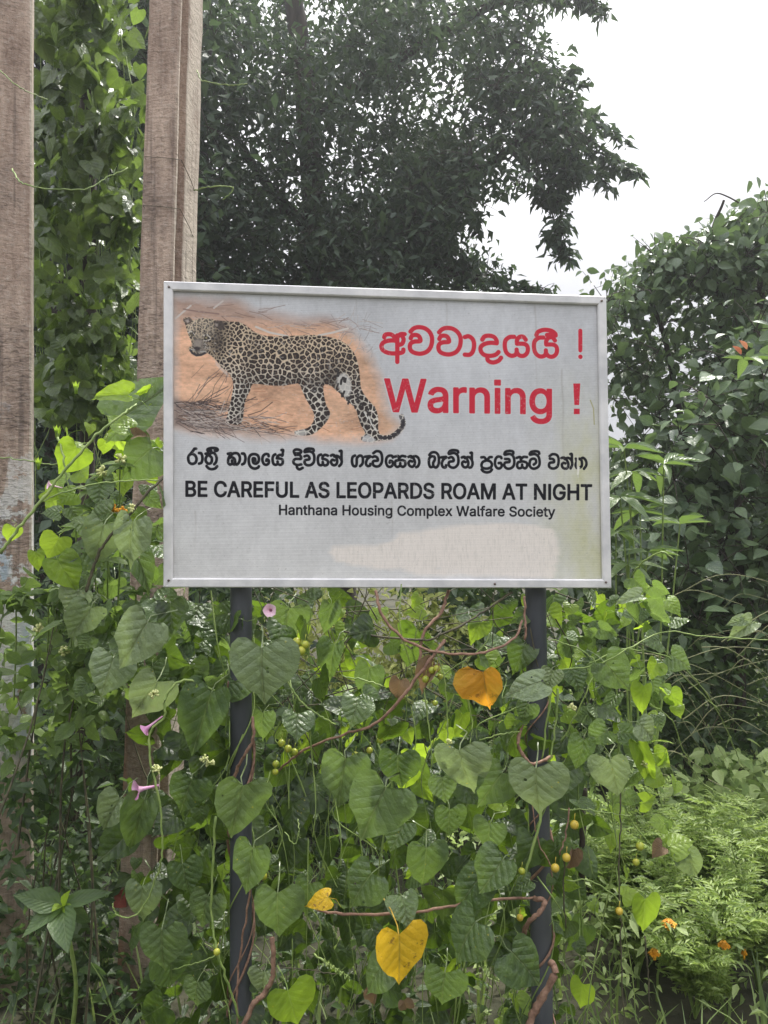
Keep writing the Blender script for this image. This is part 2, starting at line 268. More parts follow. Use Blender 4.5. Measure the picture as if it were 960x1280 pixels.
GLYPH_JSON = '{"!":[196,[[[67,160],[63,509],[132,509],[128,160]],[[98,-4],[89,-4],[81,-1],[73,3],[66,9],[60,16],[56,24],[53,32],[52,41],[53,50],[56,58],[60,66],[66,73],[73,79],[81,83],[89,86],[98,86],[107,86],[116,83],[123,79],[130,73],[136,66],[140,58],[143,50],[143,41],[143,32],[140,24],[136,16],[130,9],[123,3],[116,-1],[107,-4]]]],"A":[480,[[[16,0],[201,509],[276,509],[463,0],[395,0],[287,302],[264,372],[232,478],[245,478],[213,371],[191,302],[85,0]],[[110,142],[110,199],[370,199],[370,142]]]],"B":[457,[[[60,0],[60,509],[241,509],[266,508],[289,504],[310,499],[329,491],[345,481],[359,469],[371,456],[381,442],[388,426],[394,410],[397,392],[398,374],[397,358],[395,344],[392,331],[387,320],[380,310],[373,301],[365,293],[356,286],[315,267],[315,262],[327,261],[339,257],[351,252],[363,245],[374,237],[385,227],[394,216],[402,203],[409,189],[414,173],[417,155],[418,136],[417,117],[413,100],[408,83],[400,67],[390,52],[377,39],[362,28],[344,18],[324,10],[301,4],[275,1],[247,0]],[[125,57],[245,57],[272,58],[296,63],[315,70],[330,80],[341,92],[349,105],[354,120],[355,137],[355,149],[352,161],[348,173],[342,184],[335,194],[327,203],[317,211],[306,218],[293,224],[279,228],[264,230],[248,231],[125,231]],[[125,285],[238,285],[252,286],[265,288],[277,291],[288,296],[299,302],[308,309],[316,317],[323,326],[329,337],[333,348],[335,359],[336,372],[334,388],[330,403],[323,417],[313,429],[299,439],[283,446],[263,450],[240,452],[125,452]]]],"C":[510,[[[267,-7],[235,-5],[205,1],[177,11],[150,25],[126,42],[104,63],[86,88],[70,115],[57,146],[48,179],[42,215],[40,254],[42,293],[48,329],[57,362],[70,393],[86,421],[104,445],[126,466],[150,484],[177,498],[205,508],[235,514],[267,516],[286,515],[305,513],[323,509],[340,504],[357,498],[373,490],[388,481],[402,471],[415,460],[427,447],[438,433],[448,418],[456,402],[463,385],[469,367],[473,348],[408,348],[405,361],[401,373],[395,384],[389,395],[382,404],[375,413],[366,421],[357,428],[348,435],[337,440],[327,445],[315,449],[267,456],[245,454],[223,450],[203,443],[184,432],[166,419],[150,403],[137,385],[125,364],[116,340],[109,314],[105,285],[103,254],[105,223],[109,194],[116,168],[125,145],[137,123],[151,105],[166,89],[184,76],[203,66],[223,59],[245,54],[267,53],[315,60],[357,81],[366,88],[375,96],[382,105],[389,114],[395,125],[401,136],[405,148],[408,160],[473,160],[469,142],[463,124],[457,107],[448,91],[438,76],[428,62],[416,49],[402,38],[388,28],[373,19],[357,11],[341,5],[323,0],[305,-4],[286,-6]]]],"D":[503,[[[219,0],[96,0],[96,57],[215,57],[244,58],[272,63],[296,70],[318,81],[337,94],[354,110],[368,128],[379,149],[388,172],[394,198],[398,226],[399,255],[398,285],[394,312],[388,337],[379,361],[368,381],[354,399],[338,415],[320,428],[299,438],[275,446],[249,450],[221,452],[93,452],[93,509],[225,509],[261,507],[294,501],[325,492],[353,478],[377,461],[399,441],[418,418],[433,391],[446,361],[455,329],[460,293],[462,255],[460,217],[455,181],[446,149],[433,119],[417,92],[398,68],[376,48],[351,31],[322,17],[291,8],[256,2]],[[125,509],[125,0],[60,0],[60,509]]]],"E":[419,[[[60,0],[60,509],[372,509],[372,452],[125,452],[125,286],[355,286],[355,229],[125,229],[125,57],[375,57],[375,0]]]],"F":[410,[[[60,0],[60,509],[369,509],[369,452],[125,452],[125,278],[346,278],[346,221],[125,221],[125,0]]]],"G":[521,[[[269,-7],[236,-5],[205,1],[176,11],[149,25],[125,43],[104,64],[85,88],[69,116],[57,146],[47,179],[42,215],[40,254],[42,293],[47,329],[57,362],[69,393],[85,421],[103,445],[125,466],[149,484],[175,498],[203,508],[233,514],[265,516],[285,515],[304,513],[322,509],[340,504],[358,497],[374,489],[389,480],[403,469],[416,458],[429,445],[439,431],[449,416],[458,401],[465,384],[470,367],[474,349],[408,349],[387,393],[356,427],[347,434],[337,439],[326,444],[315,448],[265,456],[243,454],[222,450],[202,443],[183,432],[166,419],[150,404],[137,385],[125,364],[116,340],[109,314],[105,285],[103,254],[105,223],[109,194],[116,168],[125,145],[137,124],[151,105],[166,90],[184,76],[203,66],[224,59],[246,54],[269,53],[290,54],[309,57],[328,63],[345,71],[360,81],[374,93],[386,107],[396,123],[404,141],[410,160],[414,180],[415,202],[434,199],[283,199],[283,256],[478,256],[478,200],[476,170],[471,141],[463,115],[451,91],[436,69],[419,50],[399,33],[377,19],[352,8],[326,0],[298,-5]]]],"H":[517,[[[60,0],[60,509],[125,509],[125,289],[392,289],[392,509],[457,509],[457,0],[392,0],[392,232],[125,232],[125,0]]]],"I":[193,[[[31,0],[31,57],[118,57],[118,452],[31,452],[31,509],[269,509],[269,452],[183,452],[183,57],[269,57],[269,0]]]],"L":[393,[[[60,0],[60,509],[125,509],[125,57],[361,57],[361,0]]]],"M":[629,[[[60,0],[60,509],[152,509],[277,187],[287,159],[299,123],[311,84],[322,49],[307,49],[318,83],[330,121],[342,158],[352,187],[476,509],[568,509],[568,0],[504,0],[504,291],[504,327],[505,369],[506,413],[507,457],[513,457],[498,409],[482,363],[467,322],[456,291],[342,0],[286,0],[170,291],[159,321],[145,361],[129,408],[112,457],[119,457],[120,416],[121,372],[122,328],[122,291],[122,0]]]],"N":[524,[[[60,0],[60,509],[136,509],[343,183],[363,151],[388,107],[414,55],[405,54],[401,108],[399,157],[399,195],[399,509],[463,509],[463,0],[387,0],[202,290],[177,331],[148,381],[108,452],[119,454],[122,384],[124,328],[125,291],[125,0]]]],"O":[534,[[[267,-7],[235,-5],[205,1],[177,11],[150,25],[126,42],[105,63],[86,88],[70,115],[57,146],[48,179],[42,215],[40,254],[42,293],[48,329],[57,362],[70,393],[86,421],[105,445],[126,466],[150,484],[177,498],[205,508],[235,514],[267,516],[299,514],[329,508],[357,498],[384,484],[408,466],[429,445],[448,421],[464,393],[477,362],[486,329],[491,293],[493,254],[491,215],[486,179],[477,146],[464,115],[448,88],[429,63],[408,42],[384,25],[357,11],[329,1],[299,-5]],[[267,53],[289,54],[310,59],[330,66],[349,76],[367,89],[383,105],[396,123],[408,144],[418,168],[425,194],[429,223],[430,254],[429,286],[425,314],[418,341],[408,365],[396,386],[383,404],[367,420],[349,433],[330,443],[310,450],[289,454],[267,456],[245,454],[223,450],[203,443],[184,433],[167,420],[151,404],[137,385],[125,364],[116,340],[109,314],[105,285],[103,254],[105,223],[109,194],[116,168],[125,144],[137,123],[151,105],[167,89],[184,76],[203,66],[223,59],[245,54]]]],"P":[445,[[[60,0],[60,509],[235,509],[263,507],[289,503],[312,497],[332,487],[350,476],[366,462],[379,447],[390,430],[398,411],[404,391],[407,370],[409,348],[407,325],[404,304],[398,284],[390,265],[379,248],[366,233],[350,219],[332,207],[312,198],[289,191],[263,187],[235,186],[109,186],[109,242],[233,242],[252,243],[269,246],[284,250],[297,256],[308,264],[318,272],[327,282],[333,294],[338,306],[342,319],[344,333],[344,348],[344,362],[342,376],[338,389],[333,402],[326,413],[318,423],[308,431],[297,439],[284,444],[268,449],[251,451],[232,452],[125,452],[125,0]]]],"R":[449,[[[60,0],[60,509],[236,509],[264,507],[290,504],[313,497],[333,489],[351,478],[367,465],[380,450],[390,433],[399,415],[405,395],[408,374],[409,352],[408,330],[405,309],[399,290],[390,271],[380,255],[367,240],[351,228],[333,217],[312,209],[289,203],[264,199],[236,198],[96,198],[96,255],[234,255],[252,256],[269,258],[284,262],[298,267],[309,273],[319,281],[327,290],[334,300],[339,312],[342,324],[344,338],[345,352],[344,367],[342,380],[339,393],[334,405],[327,415],[319,425],[309,433],[298,440],[284,445],[269,449],[252,451],[233,452],[125,452],[125,0]],[[353,0],[230,229],[303,229],[428,0]]]],"S":[447,[[[224,-9],[197,-8],[172,-4],[149,1],[128,9],[108,19],[91,31],[76,45],[64,60],[54,77],[46,96],[41,115],[38,137],[104,137],[107,123],[110,110],[116,98],[123,88],[132,79],[142,71],[154,64],[166,59],[180,55],[194,52],[209,50],[224,49],[241,50],[257,52],[272,55],[286,60],[299,66],[311,74],[321,82],[329,92],[336,102],[341,114],[345,126],[346,139],[345,151],[342,161],[338,171],[332,179],[325,186],[316,193],[307,199],[296,205],[245,222],[184,239],[154,249],[128,260],[105,274],[86,289],[71,307],[60,326],[54,348],[52,372],[53,393],[58,413],[65,431],[75,448],[87,463],[102,476],[119,488],[138,498],[158,506],[180,511],[203,514],[227,516],[252,514],[275,511],[296,505],[316,498],[334,488],[351,476],[365,463],[377,449],[387,433],[394,415],[399,397],[401,378],[337,378],[334,396],[326,412],[316,426],[302,437],[286,447],[267,453],[247,457],[225,459],[209,458],[194,456],[180,452],[167,448],[156,442],[145,435],[136,427],[129,418],[123,409],[118,398],[116,387],[115,376],[116,363],[119,352],[124,342],[131,334],[139,326],[148,319],[158,313],[169,308],[212,293],[264,279],[312,264],[359,238],[369,229],[379,220],[387,209],[395,198],[401,185],[405,171],[407,155],[408,139],[407,118],[403,99],[396,81],[386,64],[374,48],[360,34],[343,21],[323,11],[302,2],[278,-4],[252,-8]]]],"T":[449,[[[32,452],[32,509],[417,509],[417,452],[257,452],[257,0],[193,0],[193,452]]]],"U":[518,[[[259,-8],[230,-7],[203,-2],[177,5],[154,15],[133,28],[114,43],[98,60],[85,80],[74,101],[66,124],[62,148],[60,173],[60,509],[124,509],[124,178],[125,160],[128,144],[133,128],[141,113],[150,99],[160,87],[173,77],[187,68],[203,61],[220,56],[239,53],[259,52],[279,53],[298,56],[315,61],[331,68],[345,77],[357,87],[368,99],[377,113],[384,128],[389,144],[392,160],[393,178],[393,509],[457,509],[457,173],[456,148],[451,124],[443,101],[433,80],[419,60],[403,43],[384,28],[363,15],[340,5],[315,-2],[288,-7]]]],"W":[687,[[[155,0],[16,509],[82,509],[163,196],[175,145],[187,94],[197,40],[189,40],[200,94],[211,145],[224,196],[306,509],[380,509],[462,196],[474,145],[486,94],[497,40],[488,40],[499,94],[510,145],[523,196],[603,509],[670,509],[530,0],[455,0],[368,323],[351,391],[336,475],[350,475],[335,395],[318,323],[230,0]]]],"a":[390,[[[160,-9],[142,-8],[126,-5],[110,-1],[94,5],[80,12],[68,22],[57,32],[48,45],[40,58],[35,73],[31,90],[30,108],[31,123],[34,138],[38,150],[43,161],[50,171],[58,179],[67,187],[78,193],[125,211],[178,220],[234,227],[265,235],[270,238],[273,243],[275,248],[276,255],[276,257],[275,268],[273,279],[271,288],[267,297],[262,304],[256,311],[248,317],[240,322],[230,326],[220,329],[208,330],[196,331],[183,330],[171,329],[159,326],[149,322],[118,301],[100,274],[41,291],[48,308],[57,322],[67,335],[79,346],[91,355],[104,364],[118,370],[133,375],[148,379],[163,382],[179,384],[194,384],[239,379],[251,376],[263,372],[275,367],[286,360],[296,353],[306,343],[315,333],[322,320],[329,306],[333,290],[336,272],[337,251],[337,0],[277,0],[277,52],[272,52],[252,25],[244,18],[236,12],[226,6],[215,1],[203,-3],[190,-6],[176,-8]],[[170,45],[187,46],[202,49],[216,53],[228,59],[239,66],[248,74],[257,83],[263,93],[269,104],[272,115],[275,126],[276,138],[276,190],[259,182],[231,176],[200,171],[175,168],[134,159],[125,155],[117,150],[110,145],[103,139],[98,132],[95,124],[93,115],[92,105],[92,95],[94,87],[98,79],[102,72],[107,66],[114,61],[121,56],[130,52]]]],"c":[396,[[[207,-8],[182,-7],[159,-2],[137,6],[117,16],[98,30],[82,46],[68,64],[56,85],[46,108],[40,133],[36,159],[34,187],[36,216],[40,243],[46,268],[56,291],[68,312],[82,330],[98,346],[117,360],[137,371],[159,378],[182,383],[207,384],[260,377],[305,356],[315,349],[324,341],[332,332],[340,322],[347,312],[353,301],[358,289],[362,277],[303,262],[290,289],[270,311],[242,325],[207,330],[189,329],[173,325],[158,319],[145,310],[134,300],[124,287],[115,274],[108,258],[103,242],[99,224],[97,206],[96,187],[97,169],[99,151],[103,134],[108,117],[115,102],[124,89],[134,76],[145,66],[158,57],[173,51],[189,48],[207,46],[243,52],[271,66],[292,89],[304,117],[363,102],[359,90],[354,78],[348,67],[341,56],[334,46],[325,37],[316,29],[306,21],[296,15],[285,9],[273,4],[261,-1]]]],"e":[404,[[[212,-8],[185,-7],[161,-2],[138,6],[117,16],[98,30],[82,46],[68,64],[56,85],[46,108],[40,132],[35,159],[34,187],[35,215],[39,242],[46,267],[55,290],[67,311],[81,329],[97,346],[115,359],[135,370],[157,378],[180,383],[205,384],[221,384],[236,382],[251,379],[266,374],[280,368],[294,361],[307,351],[319,341],[331,329],[341,315],[350,299],[357,282],[363,263],[368,242],[370,219],[371,194],[371,169],[75,169],[75,221],[338,221],[310,202],[309,220],[307,237],[303,254],[298,269],[291,282],[283,294],[273,305],[263,314],[250,321],[237,326],[222,329],[205,330],[189,329],[173,326],[159,321],[146,313],[135,304],[125,294],[116,282],[109,270],[103,256],[99,241],[97,226],[96,211],[96,178],[97,157],[100,139],[104,122],[110,106],[118,92],[128,80],[139,70],[151,61],[165,55],[179,50],[195,47],[212,46],[254,53],[263,56],[271,61],[278,66],[285,73],[292,80],[297,88],[302,96],[306,105],[365,91],[360,77],[353,63],[345,51],[335,39],[324,29],[311,19],[298,11],[283,4],[266,-1],[249,-5],[231,-7]]]],"f":[254,[[[228,379],[228,327],[6,327],[6,379]],[[81,0],[81,432],[82,447],[84,461],[89,474],[96,486],[104,496],[113,505],[124,513],[135,519],[148,524],[161,527],[174,529],[187,530],[222,527],[243,521],[227,468],[215,472],[195,474],[182,473],[171,470],[162,466],[154,460],[149,452],[145,443],[142,431],[142,419],[142,0]]]],"g":[425,[[[207,-151],[187,-150],[168,-148],[150,-144],[134,-140],[119,-134],[105,-127],[93,-119],[82,-110],[73,-101],[64,-91],[57,-80],[51,-69],[101,-41],[122,-66],[128,-72],[136,-78],[145,-83],[154,-88],[165,-92],[178,-95],[192,-97],[207,-97],[229,-96],[249,-92],[267,-85],[282,-75],[295,-62],[304,-47],[310,-28],[311,-6],[311,68],[306,68],[287,41],[280,34],[272,28],[263,21],[252,16],[241,11],[227,8],[212,5],[195,5],[173,6],[152,10],[132,17],[113,27],[95,39],[80,53],[67,71],[55,90],[46,112],[39,136],[35,163],[34,191],[35,220],[39,246],[46,271],[55,293],[66,314],[80,332],[95,347],[112,361],[131,371],[152,378],[173,383],[196,384],[213,384],[228,382],[242,378],[253,373],[264,367],[273,360],[281,353],[288,346],[308,319],[313,319],[313,379],[372,379],[372,-9],[371,-32],[367,-54],[360,-73],[350,-90],[338,-104],[324,-117],[308,-127],[291,-136],[271,-142],[251,-147],[229,-150]],[[205,59],[222,60],[237,63],[251,68],[264,75],[275,84],[285,95],[293,107],[300,121],[305,137],[309,154],[312,172],[312,193],[312,212],[309,231],[305,248],[300,264],[293,278],[285,291],[275,303],[264,312],[251,320],[237,325],[222,329],[205,330],[188,329],[172,325],[158,320],[145,312],[134,302],[124,290],[115,277],[109,262],[103,246],[99,229],[97,212],[96,193],[97,173],[99,155],[103,138],[109,123],[116,108],[124,96],[134,85],[145,76],[158,68],[172,63],[188,60]]]],"h":[410,[[[114,227],[114,0],[53,0],[53,509],[114,509],[114,287],[102,287],[112,312],[124,332],[137,349],[152,362],[169,372],[187,379],[207,383],[227,384],[246,383],[264,380],[280,376],[295,369],[309,360],[321,349],[332,336],[341,321],[348,304],[353,285],[356,264],[357,240],[357,0],[296,0],[296,235],[295,256],[290,275],[283,291],[273,304],[260,315],[246,323],[229,328],[210,329],[197,328],[184,326],[172,322],[161,317],[150,311],[141,303],[133,293],[126,283],[121,271],[117,257],[114,243]]]],"i":[167,[[[53,0],[53,379],[114,379],[114,0]],[[84,443],[75,444],[67,446],[60,449],[54,455],[48,461],[44,468],[42,475],[41,483],[42,491],[44,499],[48,506],[54,512],[60,517],[67,521],[75,523],[84,524],[92,523],[100,521],[107,517],[114,512],[119,506],[123,499],[126,491],[126,483],[126,475],[123,468],[119,461],[114,455],[107,449],[100,446],[92,444]]]],"l":[190,[[[139,-2],[119,-1],[101,3],[86,10],[74,20],[65,33],[58,47],[54,65],[53,84],[53,509],[114,509],[114,99],[114,87],[115,77],[117,68],[120,62],[124,58],[130,54],[137,53],[146,52],[160,53],[170,54],[181,3],[162,-1]]]],"m":[610,[[[53,0],[53,379],[112,379],[112,295],[108,295],[112,310],[118,323],[125,335],[132,346],[141,355],[151,363],[161,370],[172,376],[183,380],[195,384],[207,386],[219,386],[239,385],[257,380],[273,372],[287,361],[299,347],[309,331],[316,314],[321,295],[312,295],[317,308],[322,321],[329,332],[337,343],[347,353],[357,361],[368,369],[381,375],[394,380],[407,383],[422,385],[437,386],[453,385],[468,383],[483,378],[497,372],[510,364],[522,354],[532,342],[541,328],[548,313],[553,296],[556,276],[557,255],[557,0],[496,0],[496,254],[494,273],[490,289],[483,302],[473,313],[460,321],[447,326],[433,329],[419,330],[406,330],[395,328],[384,324],[374,320],[365,314],[358,307],[351,299],[345,290],[341,280],[338,270],[336,259],[335,247],[335,0],[274,0],[274,260],[273,275],[269,288],[262,301],[253,311],[242,320],[229,326],[215,329],[199,330],[188,330],[178,328],[168,325],[158,320],[148,314],[140,307],[132,299],[126,289],[121,278],[117,266],[114,253],[114,238],[114,0]]]],"n":[410,[[[114,227],[114,0],[53,0],[53,379],[112,379],[112,287],[102,287],[112,312],[124,332],[137,349],[152,362],[169,372],[187,379],[207,383],[227,384],[246,383],[264,380],[280,376],[295,369],[309,360],[321,349],[332,336],[341,321],[348,304],[353,285],[356,264],[357,240],[357,0],[296,0],[296,235],[295,256],[290,275],[283,291],[273,304],[260,315],[246,323],[229,328],[210,329],[197,328],[184,326],[172,322],[161,317],[150,311],[141,303],[133,293],[126,283],[121,271],[117,257],[114,243]]]],"o":[416,[[[207,-8],[182,-7],[159,-2],[137,6],[117,16],[98,30],[82,46],[68,64],[56,85],[46,108],[40,133],[36,159],[34,187],[36,216],[40,243],[46,268],[56,291],[68,312],[82,330],[98,346],[117,360],[137,371],[159,378],[182,383],[207,384],[233,383],[256,378],[278,371],[299,360],[317,346],[333,330],[347,312],[359,291],[369,268],[376,243],[380,216],[381,187],[380,159],[376,133],[369,108],[359,85],[347,64],[333,46],[317,30],[299,16],[278,6],[256,-2],[233,-7]],[[207,46],[226,48],[242,51],[257,57],[270,66],[282,76],[292,89],[300,102],[307,117],[312,134],[316,151],[318,169],[319,187],[318,206],[316,224],[312,242],[307,258],[300,274],[292,287],[282,300],[270,310],[257,319],[242,325],[226,329],[207,330],[189,329],[173,325],[158,319],[145,310],[134,300],[124,287],[115,274],[108,258],[103,242],[99,224],[97,206],[96,187],[97,169],[99,151],[103,134],[108,117],[115,102],[124,89],[134,76],[145,66],[158,57],[173,51],[189,48]]]],"p":[425,[[[53,-143],[53,379],[112,379],[112,319],[118,319],[137,346],[144,353],[152,360],[161,367],[171,373],[183,378],[197,381],[212,384],[229,384],[252,383],[274,378],[294,371],[313,361],[330,347],[345,332],[359,313],[370,293],[379,270],[385,245],[389,218],[390,189],[389,160],[385,133],[379,108],[370,84],[359,64],[346,45],[330,29],[313,16],[294,5],[274,-2],[252,-7],[229,-8],[213,-7],[198,-5],[184,-1],[173,4],[162,10],[153,17],[145,24],[138,31],[118,59],[114,59],[114,-143]],[[220,47],[237,48],[253,51],[267,57],[279,66],[291,76],[301,88],[309,101],[316,117],[321,133],[325,151],[327,170],[328,189],[327,209],[325,227],[321,245],[316,261],[309,276],[301,290],[291,301],[280,311],[267,319],[253,325],[237,329],[220,330],[203,329],[188,325],[174,320],[161,312],[150,302],[140,291],[132,278],[125,263],[120,247],[116,229],[113,210],[113,189],[113,169],[116,150],[120,132],[125,115],[132,100],[140,86],[150,75],[162,65],[174,57],[188,51],[204,48]]]],"r":[260,[[[53,0],[53,379],[112,379],[112,321],[115,321],[122,335],[130,347],[140,358],[152,367],[166,375],[181,380],[196,384],[213,385],[229,384],[243,384],[243,322],[230,324],[207,326],[194,325],[182,323],[170,319],[159,315],[149,309],[140,301],[132,293],[126,284],[121,273],[117,262],[114,250],[114,237],[114,0]]]],"s":[365,[[[182,-8],[163,-7],[145,-5],[128,-2],[112,3],[98,10],[84,18],[72,27],[62,38],[53,50],[45,63],[40,78],[36,94],[94,107],[99,92],[105,79],[114,69],[124,60],[136,54],[150,49],[165,46],[181,45],[200,46],[217,50],[232,55],[244,62],[255,71],[262,81],[267,91],[268,103],[267,112],[265,121],[260,129],[254,136],[246,142],[237,147],[225,151],[212,155],[149,170],[125,177],[104,186],[87,196],[72,208],[61,222],[53,237],[48,255],[47,274],[48,290],[51,305],[57,319],[65,332],[75,343],[87,354],[100,363],[115,370],[131,377],[149,381],[167,384],[187,384],[206,384],[223,381],[239,378],[254,372],[267,366],[279,358],[290,349],[299,339],[307,328],[314,316],[319,303],[324,290],[268,277],[264,288],[258,298],[251,307],[243,316],[232,323],[219,328],[205,331],[187,333],[171,332],[156,329],[143,324],[131,317],[121,308],[114,299],[110,289],[109,277],[110,267],[112,258],[117,250],[124,243],[133,237],[144,232],[157,227],[172,223],[229,209],[254,202],[275,194],[292,183],[306,171],[317,158],[325,142],[330,125],[331,107],[330,90],[326,75],[321,61],[312,47],[302,35],[290,24],[276,15],[260,6],[242,0],[223,-5],[203,-7]]]],"t":[228,[[[204,379],[204,327],[6,327],[6,379]],[[65,471],[126,471],[126,98],[127,86],[128,76],[132,68],[136,61],[142,56],[150,53],[159,51],[170,50],[185,51],[202,54],[213,2],[192,-3],[168,-4],[145,-3],[125,2],[107,10],[92,21],[80,35],[72,52],[67,71],[65,93]]]],"u":[410,[[[182,-5],[164,-4],[146,-1],[130,4],[115,11],[101,20],[89,31],[78,44],[69,59],[62,76],[57,95],[54,116],[53,139],[53,379],[114,379],[114,144],[115,123],[119,105],[127,89],[137,75],[150,64],[164,56],[181,52],[200,50],[213,51],[226,53],[238,57],[249,62],[259,69],[268,77],[276,86],[283,97],[289,109],[293,122],[295,137],[296,153],[296,379],[357,379],[357,0],[298,0],[298,92],[307,92],[297,67],[286,47],[272,30],[257,17],[240,7],[222,0],[203,-4]]]],"x":[379,[[[21,0],[171,218],[171,171],[29,379],[100,379],[147,306],[179,253],[207,206],[175,206],[202,253],[233,306],[282,379],[352,379],[209,169],[209,214],[358,0],[287,0],[231,85],[200,136],[173,182],[205,182],[178,136],[148,85],[91,0]]]],"y":[390,[[[47,-139],[61,-86],[71,-87],[104,-89],[111,-87],[118,-84],[124,-80],[130,-74],[136,-67],[141,-58],[146,-48],[151,-36],[163,-1],[17,379],[84,379],[165,155],[187,87],[206,21],[184,21],[202,87],[224,155],[305,379],[371,379],[204,-58],[198,-72],[191,-85],[184,-97],[177,-107],[168,-116],[159,-124],[150,-130],[139,-136],[128,-140],[117,-143],[104,-145],[91,-145],[65,-143]]]]}'
# ---------------------------------------------------------------- the sign's flat print, rastered in the panel's own metres
SW, SH = 1.2, 0.805
_P = [(205, 352), (757, 371), (763.5, 735), (204.5, 734)]
def _hom():
    A = []
    for (x, y), (u, v) in zip([(0, 0), (SW, 0), (SW, -SH), (0, -SH)], _P):
        u = (u - 480) / 963; v = -(v - 640) / 963
        A.append([x, y, 1, 0, 0, 0, -u*x, -u*y, -u]); A.append([0, 0, 0, x, y, 1, -v*x, -v*y, -v])
    return np.linalg.svd(np.array(A))[2][-1].reshape(3, 3)
HM = _hom(); HI = np.linalg.inv(HM)
PPM = 1500; CW, CH = int(SW * PPM), int(SH * PPM)
def cv(px, py):
    """photograph pixel -> canvas pixel (y down)"""
    q = HI @ np.array([(px - 480) / 963, -(py - 640) / 963, 1.0]); return np.array([q[0] / q[2] * PPM, -q[1] / q[2] * PPM])
def cvz(pts, s, ox, oy): return [cv(x / s + ox, y / s + oy) for x, y in pts]
IMG = np.zeros((CH, CW, 3), np.float32)
YY, XX = np.mgrid[0:CH, 0:CW].astype(np.float32)

def vnoise(seed, sx, sy=None):
    """smooth value noise over the canvas, cells of sx by sy pixels"""
    sy = sy or sx; g = np.random.default_rng(seed).random((int(CH / sy) + 3, int(CW / sx) + 3)).astype(np.float32)
    y = np.arange(CH) / sy; x = np.arange(CW) / sx; yi = y.astype(int); xi = x.astype(int)
    fy = (y - yi)[:, None]; fx = (x - xi)[None]; fy = fy*fy*(3-2*fy); fx = fx*fx*(3-2*fx)
    a = g[yi][:, xi]; b = g[yi][:, xi+1]; c = g[yi+1][:, xi]; d = g[yi+1][:, xi+1]
    return ((a*(1-fx)+b*fx)*(1-fy)+(c*(1-fx)+d*fx)*fy).astype(np.float32)
def fbm(seed, s, o=4, asp=1):
    r = 0; a = 1; t = 0
    for i in range(o): r = r + a * vnoise(seed + i, max(s / 2**i * asp, 1.2), max(s / 2**i, 1.2)); t += a; a *= .55
    return r / t
def win(pts, pad):
    p = np.array(pts); x0, y0 = np.floor(p.min(0) - pad).astype(int); x1, y1 = np.ceil(p.max(0) + pad).astype(int)
    return max(x0, 0), max(y0, 0), min(x1, CW), min(y1, CH)
def dist_to(pts, X, Y, closed=False):
    d = np.full(X.shape, 1e9, np.float32); q = list(pts) + ([pts[0]] if closed else [])
    for a, b in zip(q[:-1], q[1:]):
        vx, vy = b[0]-a[0], b[1]-a[1]; L = vx*vx+vy*vy + 1e-9
        t = np.clip(((X-a[0])*vx+(Y-a[1])*vy)/L, 0, 1)
        d = np.minimum(d, (X-a[0]-t*vx)**2+(Y-a[1]-t*vy)**2)
    return np.sqrt(d)
def inside(pts, X, Y):
    r = np.zeros(X.shape, bool)
    for a, b in zip(pts, list(pts[1:]) + [pts[0]]):
        if a[1] == b[1]: continue
        c = ((a[1] > Y) != (b[1] > Y)) & (X < (b[0]-a[0])*(Y-a[1])/(b[1]-a[1])+a[0]); r ^= c
    return r
def blend(x0, y0, x1, y1, m, col):
    m = m[..., None]; s = IMG[y0:y1, x0:x1]; IMG[y0:y1, x0:x1] = s*(1-m)+np.asarray(col, np.float32)*m
def strokes(sts, width, col):
    allp = [p for s in sts for p in s]
    if not allp: return
    x0, y0, x1, y1 = win(allp, width + 3); X, Y = XX[y0:y1, x0:x1], YY[y0:y1, x0:x1]
    d = np.full(X.shape, 1e9, np.float32)
    for s in sts: d = np.minimum(d, dist_to(s, X, Y))
    blend(x0, y0, x1, y1, np.clip(width/2 - d + .5, 0, 1), col)
def poly_mask(pts, soft=1.0, grow=0):
    m = np.zeros((CH, CW), np.float32); x0, y0, x1, y1 = win(pts, soft*2+3+grow)
    X, Y = XX[y0:y1, x0:x1], YY[y0:y1, x0:x1]; d = dist_to(pts, X, Y, True); s = np.where(inside(pts, X, Y), -d, d)
    m[y0:y1, x0:x1] = np.clip(.5 + (grow - s) / soft, 0, 1); return m
def lay(m, col):
    global IMG
    m = m[..., None]; IMG = IMG*(1-m)+np.asarray(col, np.float32)*m

RED = (.60, .030, .055); BLK = (.014, .014, .018)
# panel ground: weathered silver sheet, stains at the right, faint seam and streaks
n1, n2, n3 = fbm(1, 420, 5), fbm(11, 60, 4), fbm(21, 9, 3)
base = np.array([.59, .60, .62], np.float32)
IMG[:] = base
IMG *= (1 + (n1-.5)*.35 + (n2-.5)*.14 + (n3-.5)*.14)[..., None]
warm = np.clip((YY/CH-.35)*1.4, 0, 1)
IMG *= (1 + warm[..., None]*np.array([.17, .14, .07], np.float32))
st = fbm(31, 70, 4, .25)
IMG *= (1 + (st-.5)*.12)[..., None]
gr = np.clip((XX/CW-.80)/.14, 0, 1)*np.clip((YY/CH-.2)/.35, 0, 1)*np.clip(.25+fbm(41, 120, 5, .5)*1.3-.3, 0, 1)
lay(np.clip(gr*.85, 0, .85), (.58, .58, .34))
lay(np.clip(gr-.55, 0, 1)*np.clip((fbm(45, 18, 3)-.5)*5, 0, 1)*.5, (.36, .38, .17))
lay(np.clip(fbm(51, 40, 4)-.62, 0, 1)*2.2*.5, (.62, .62, .62))
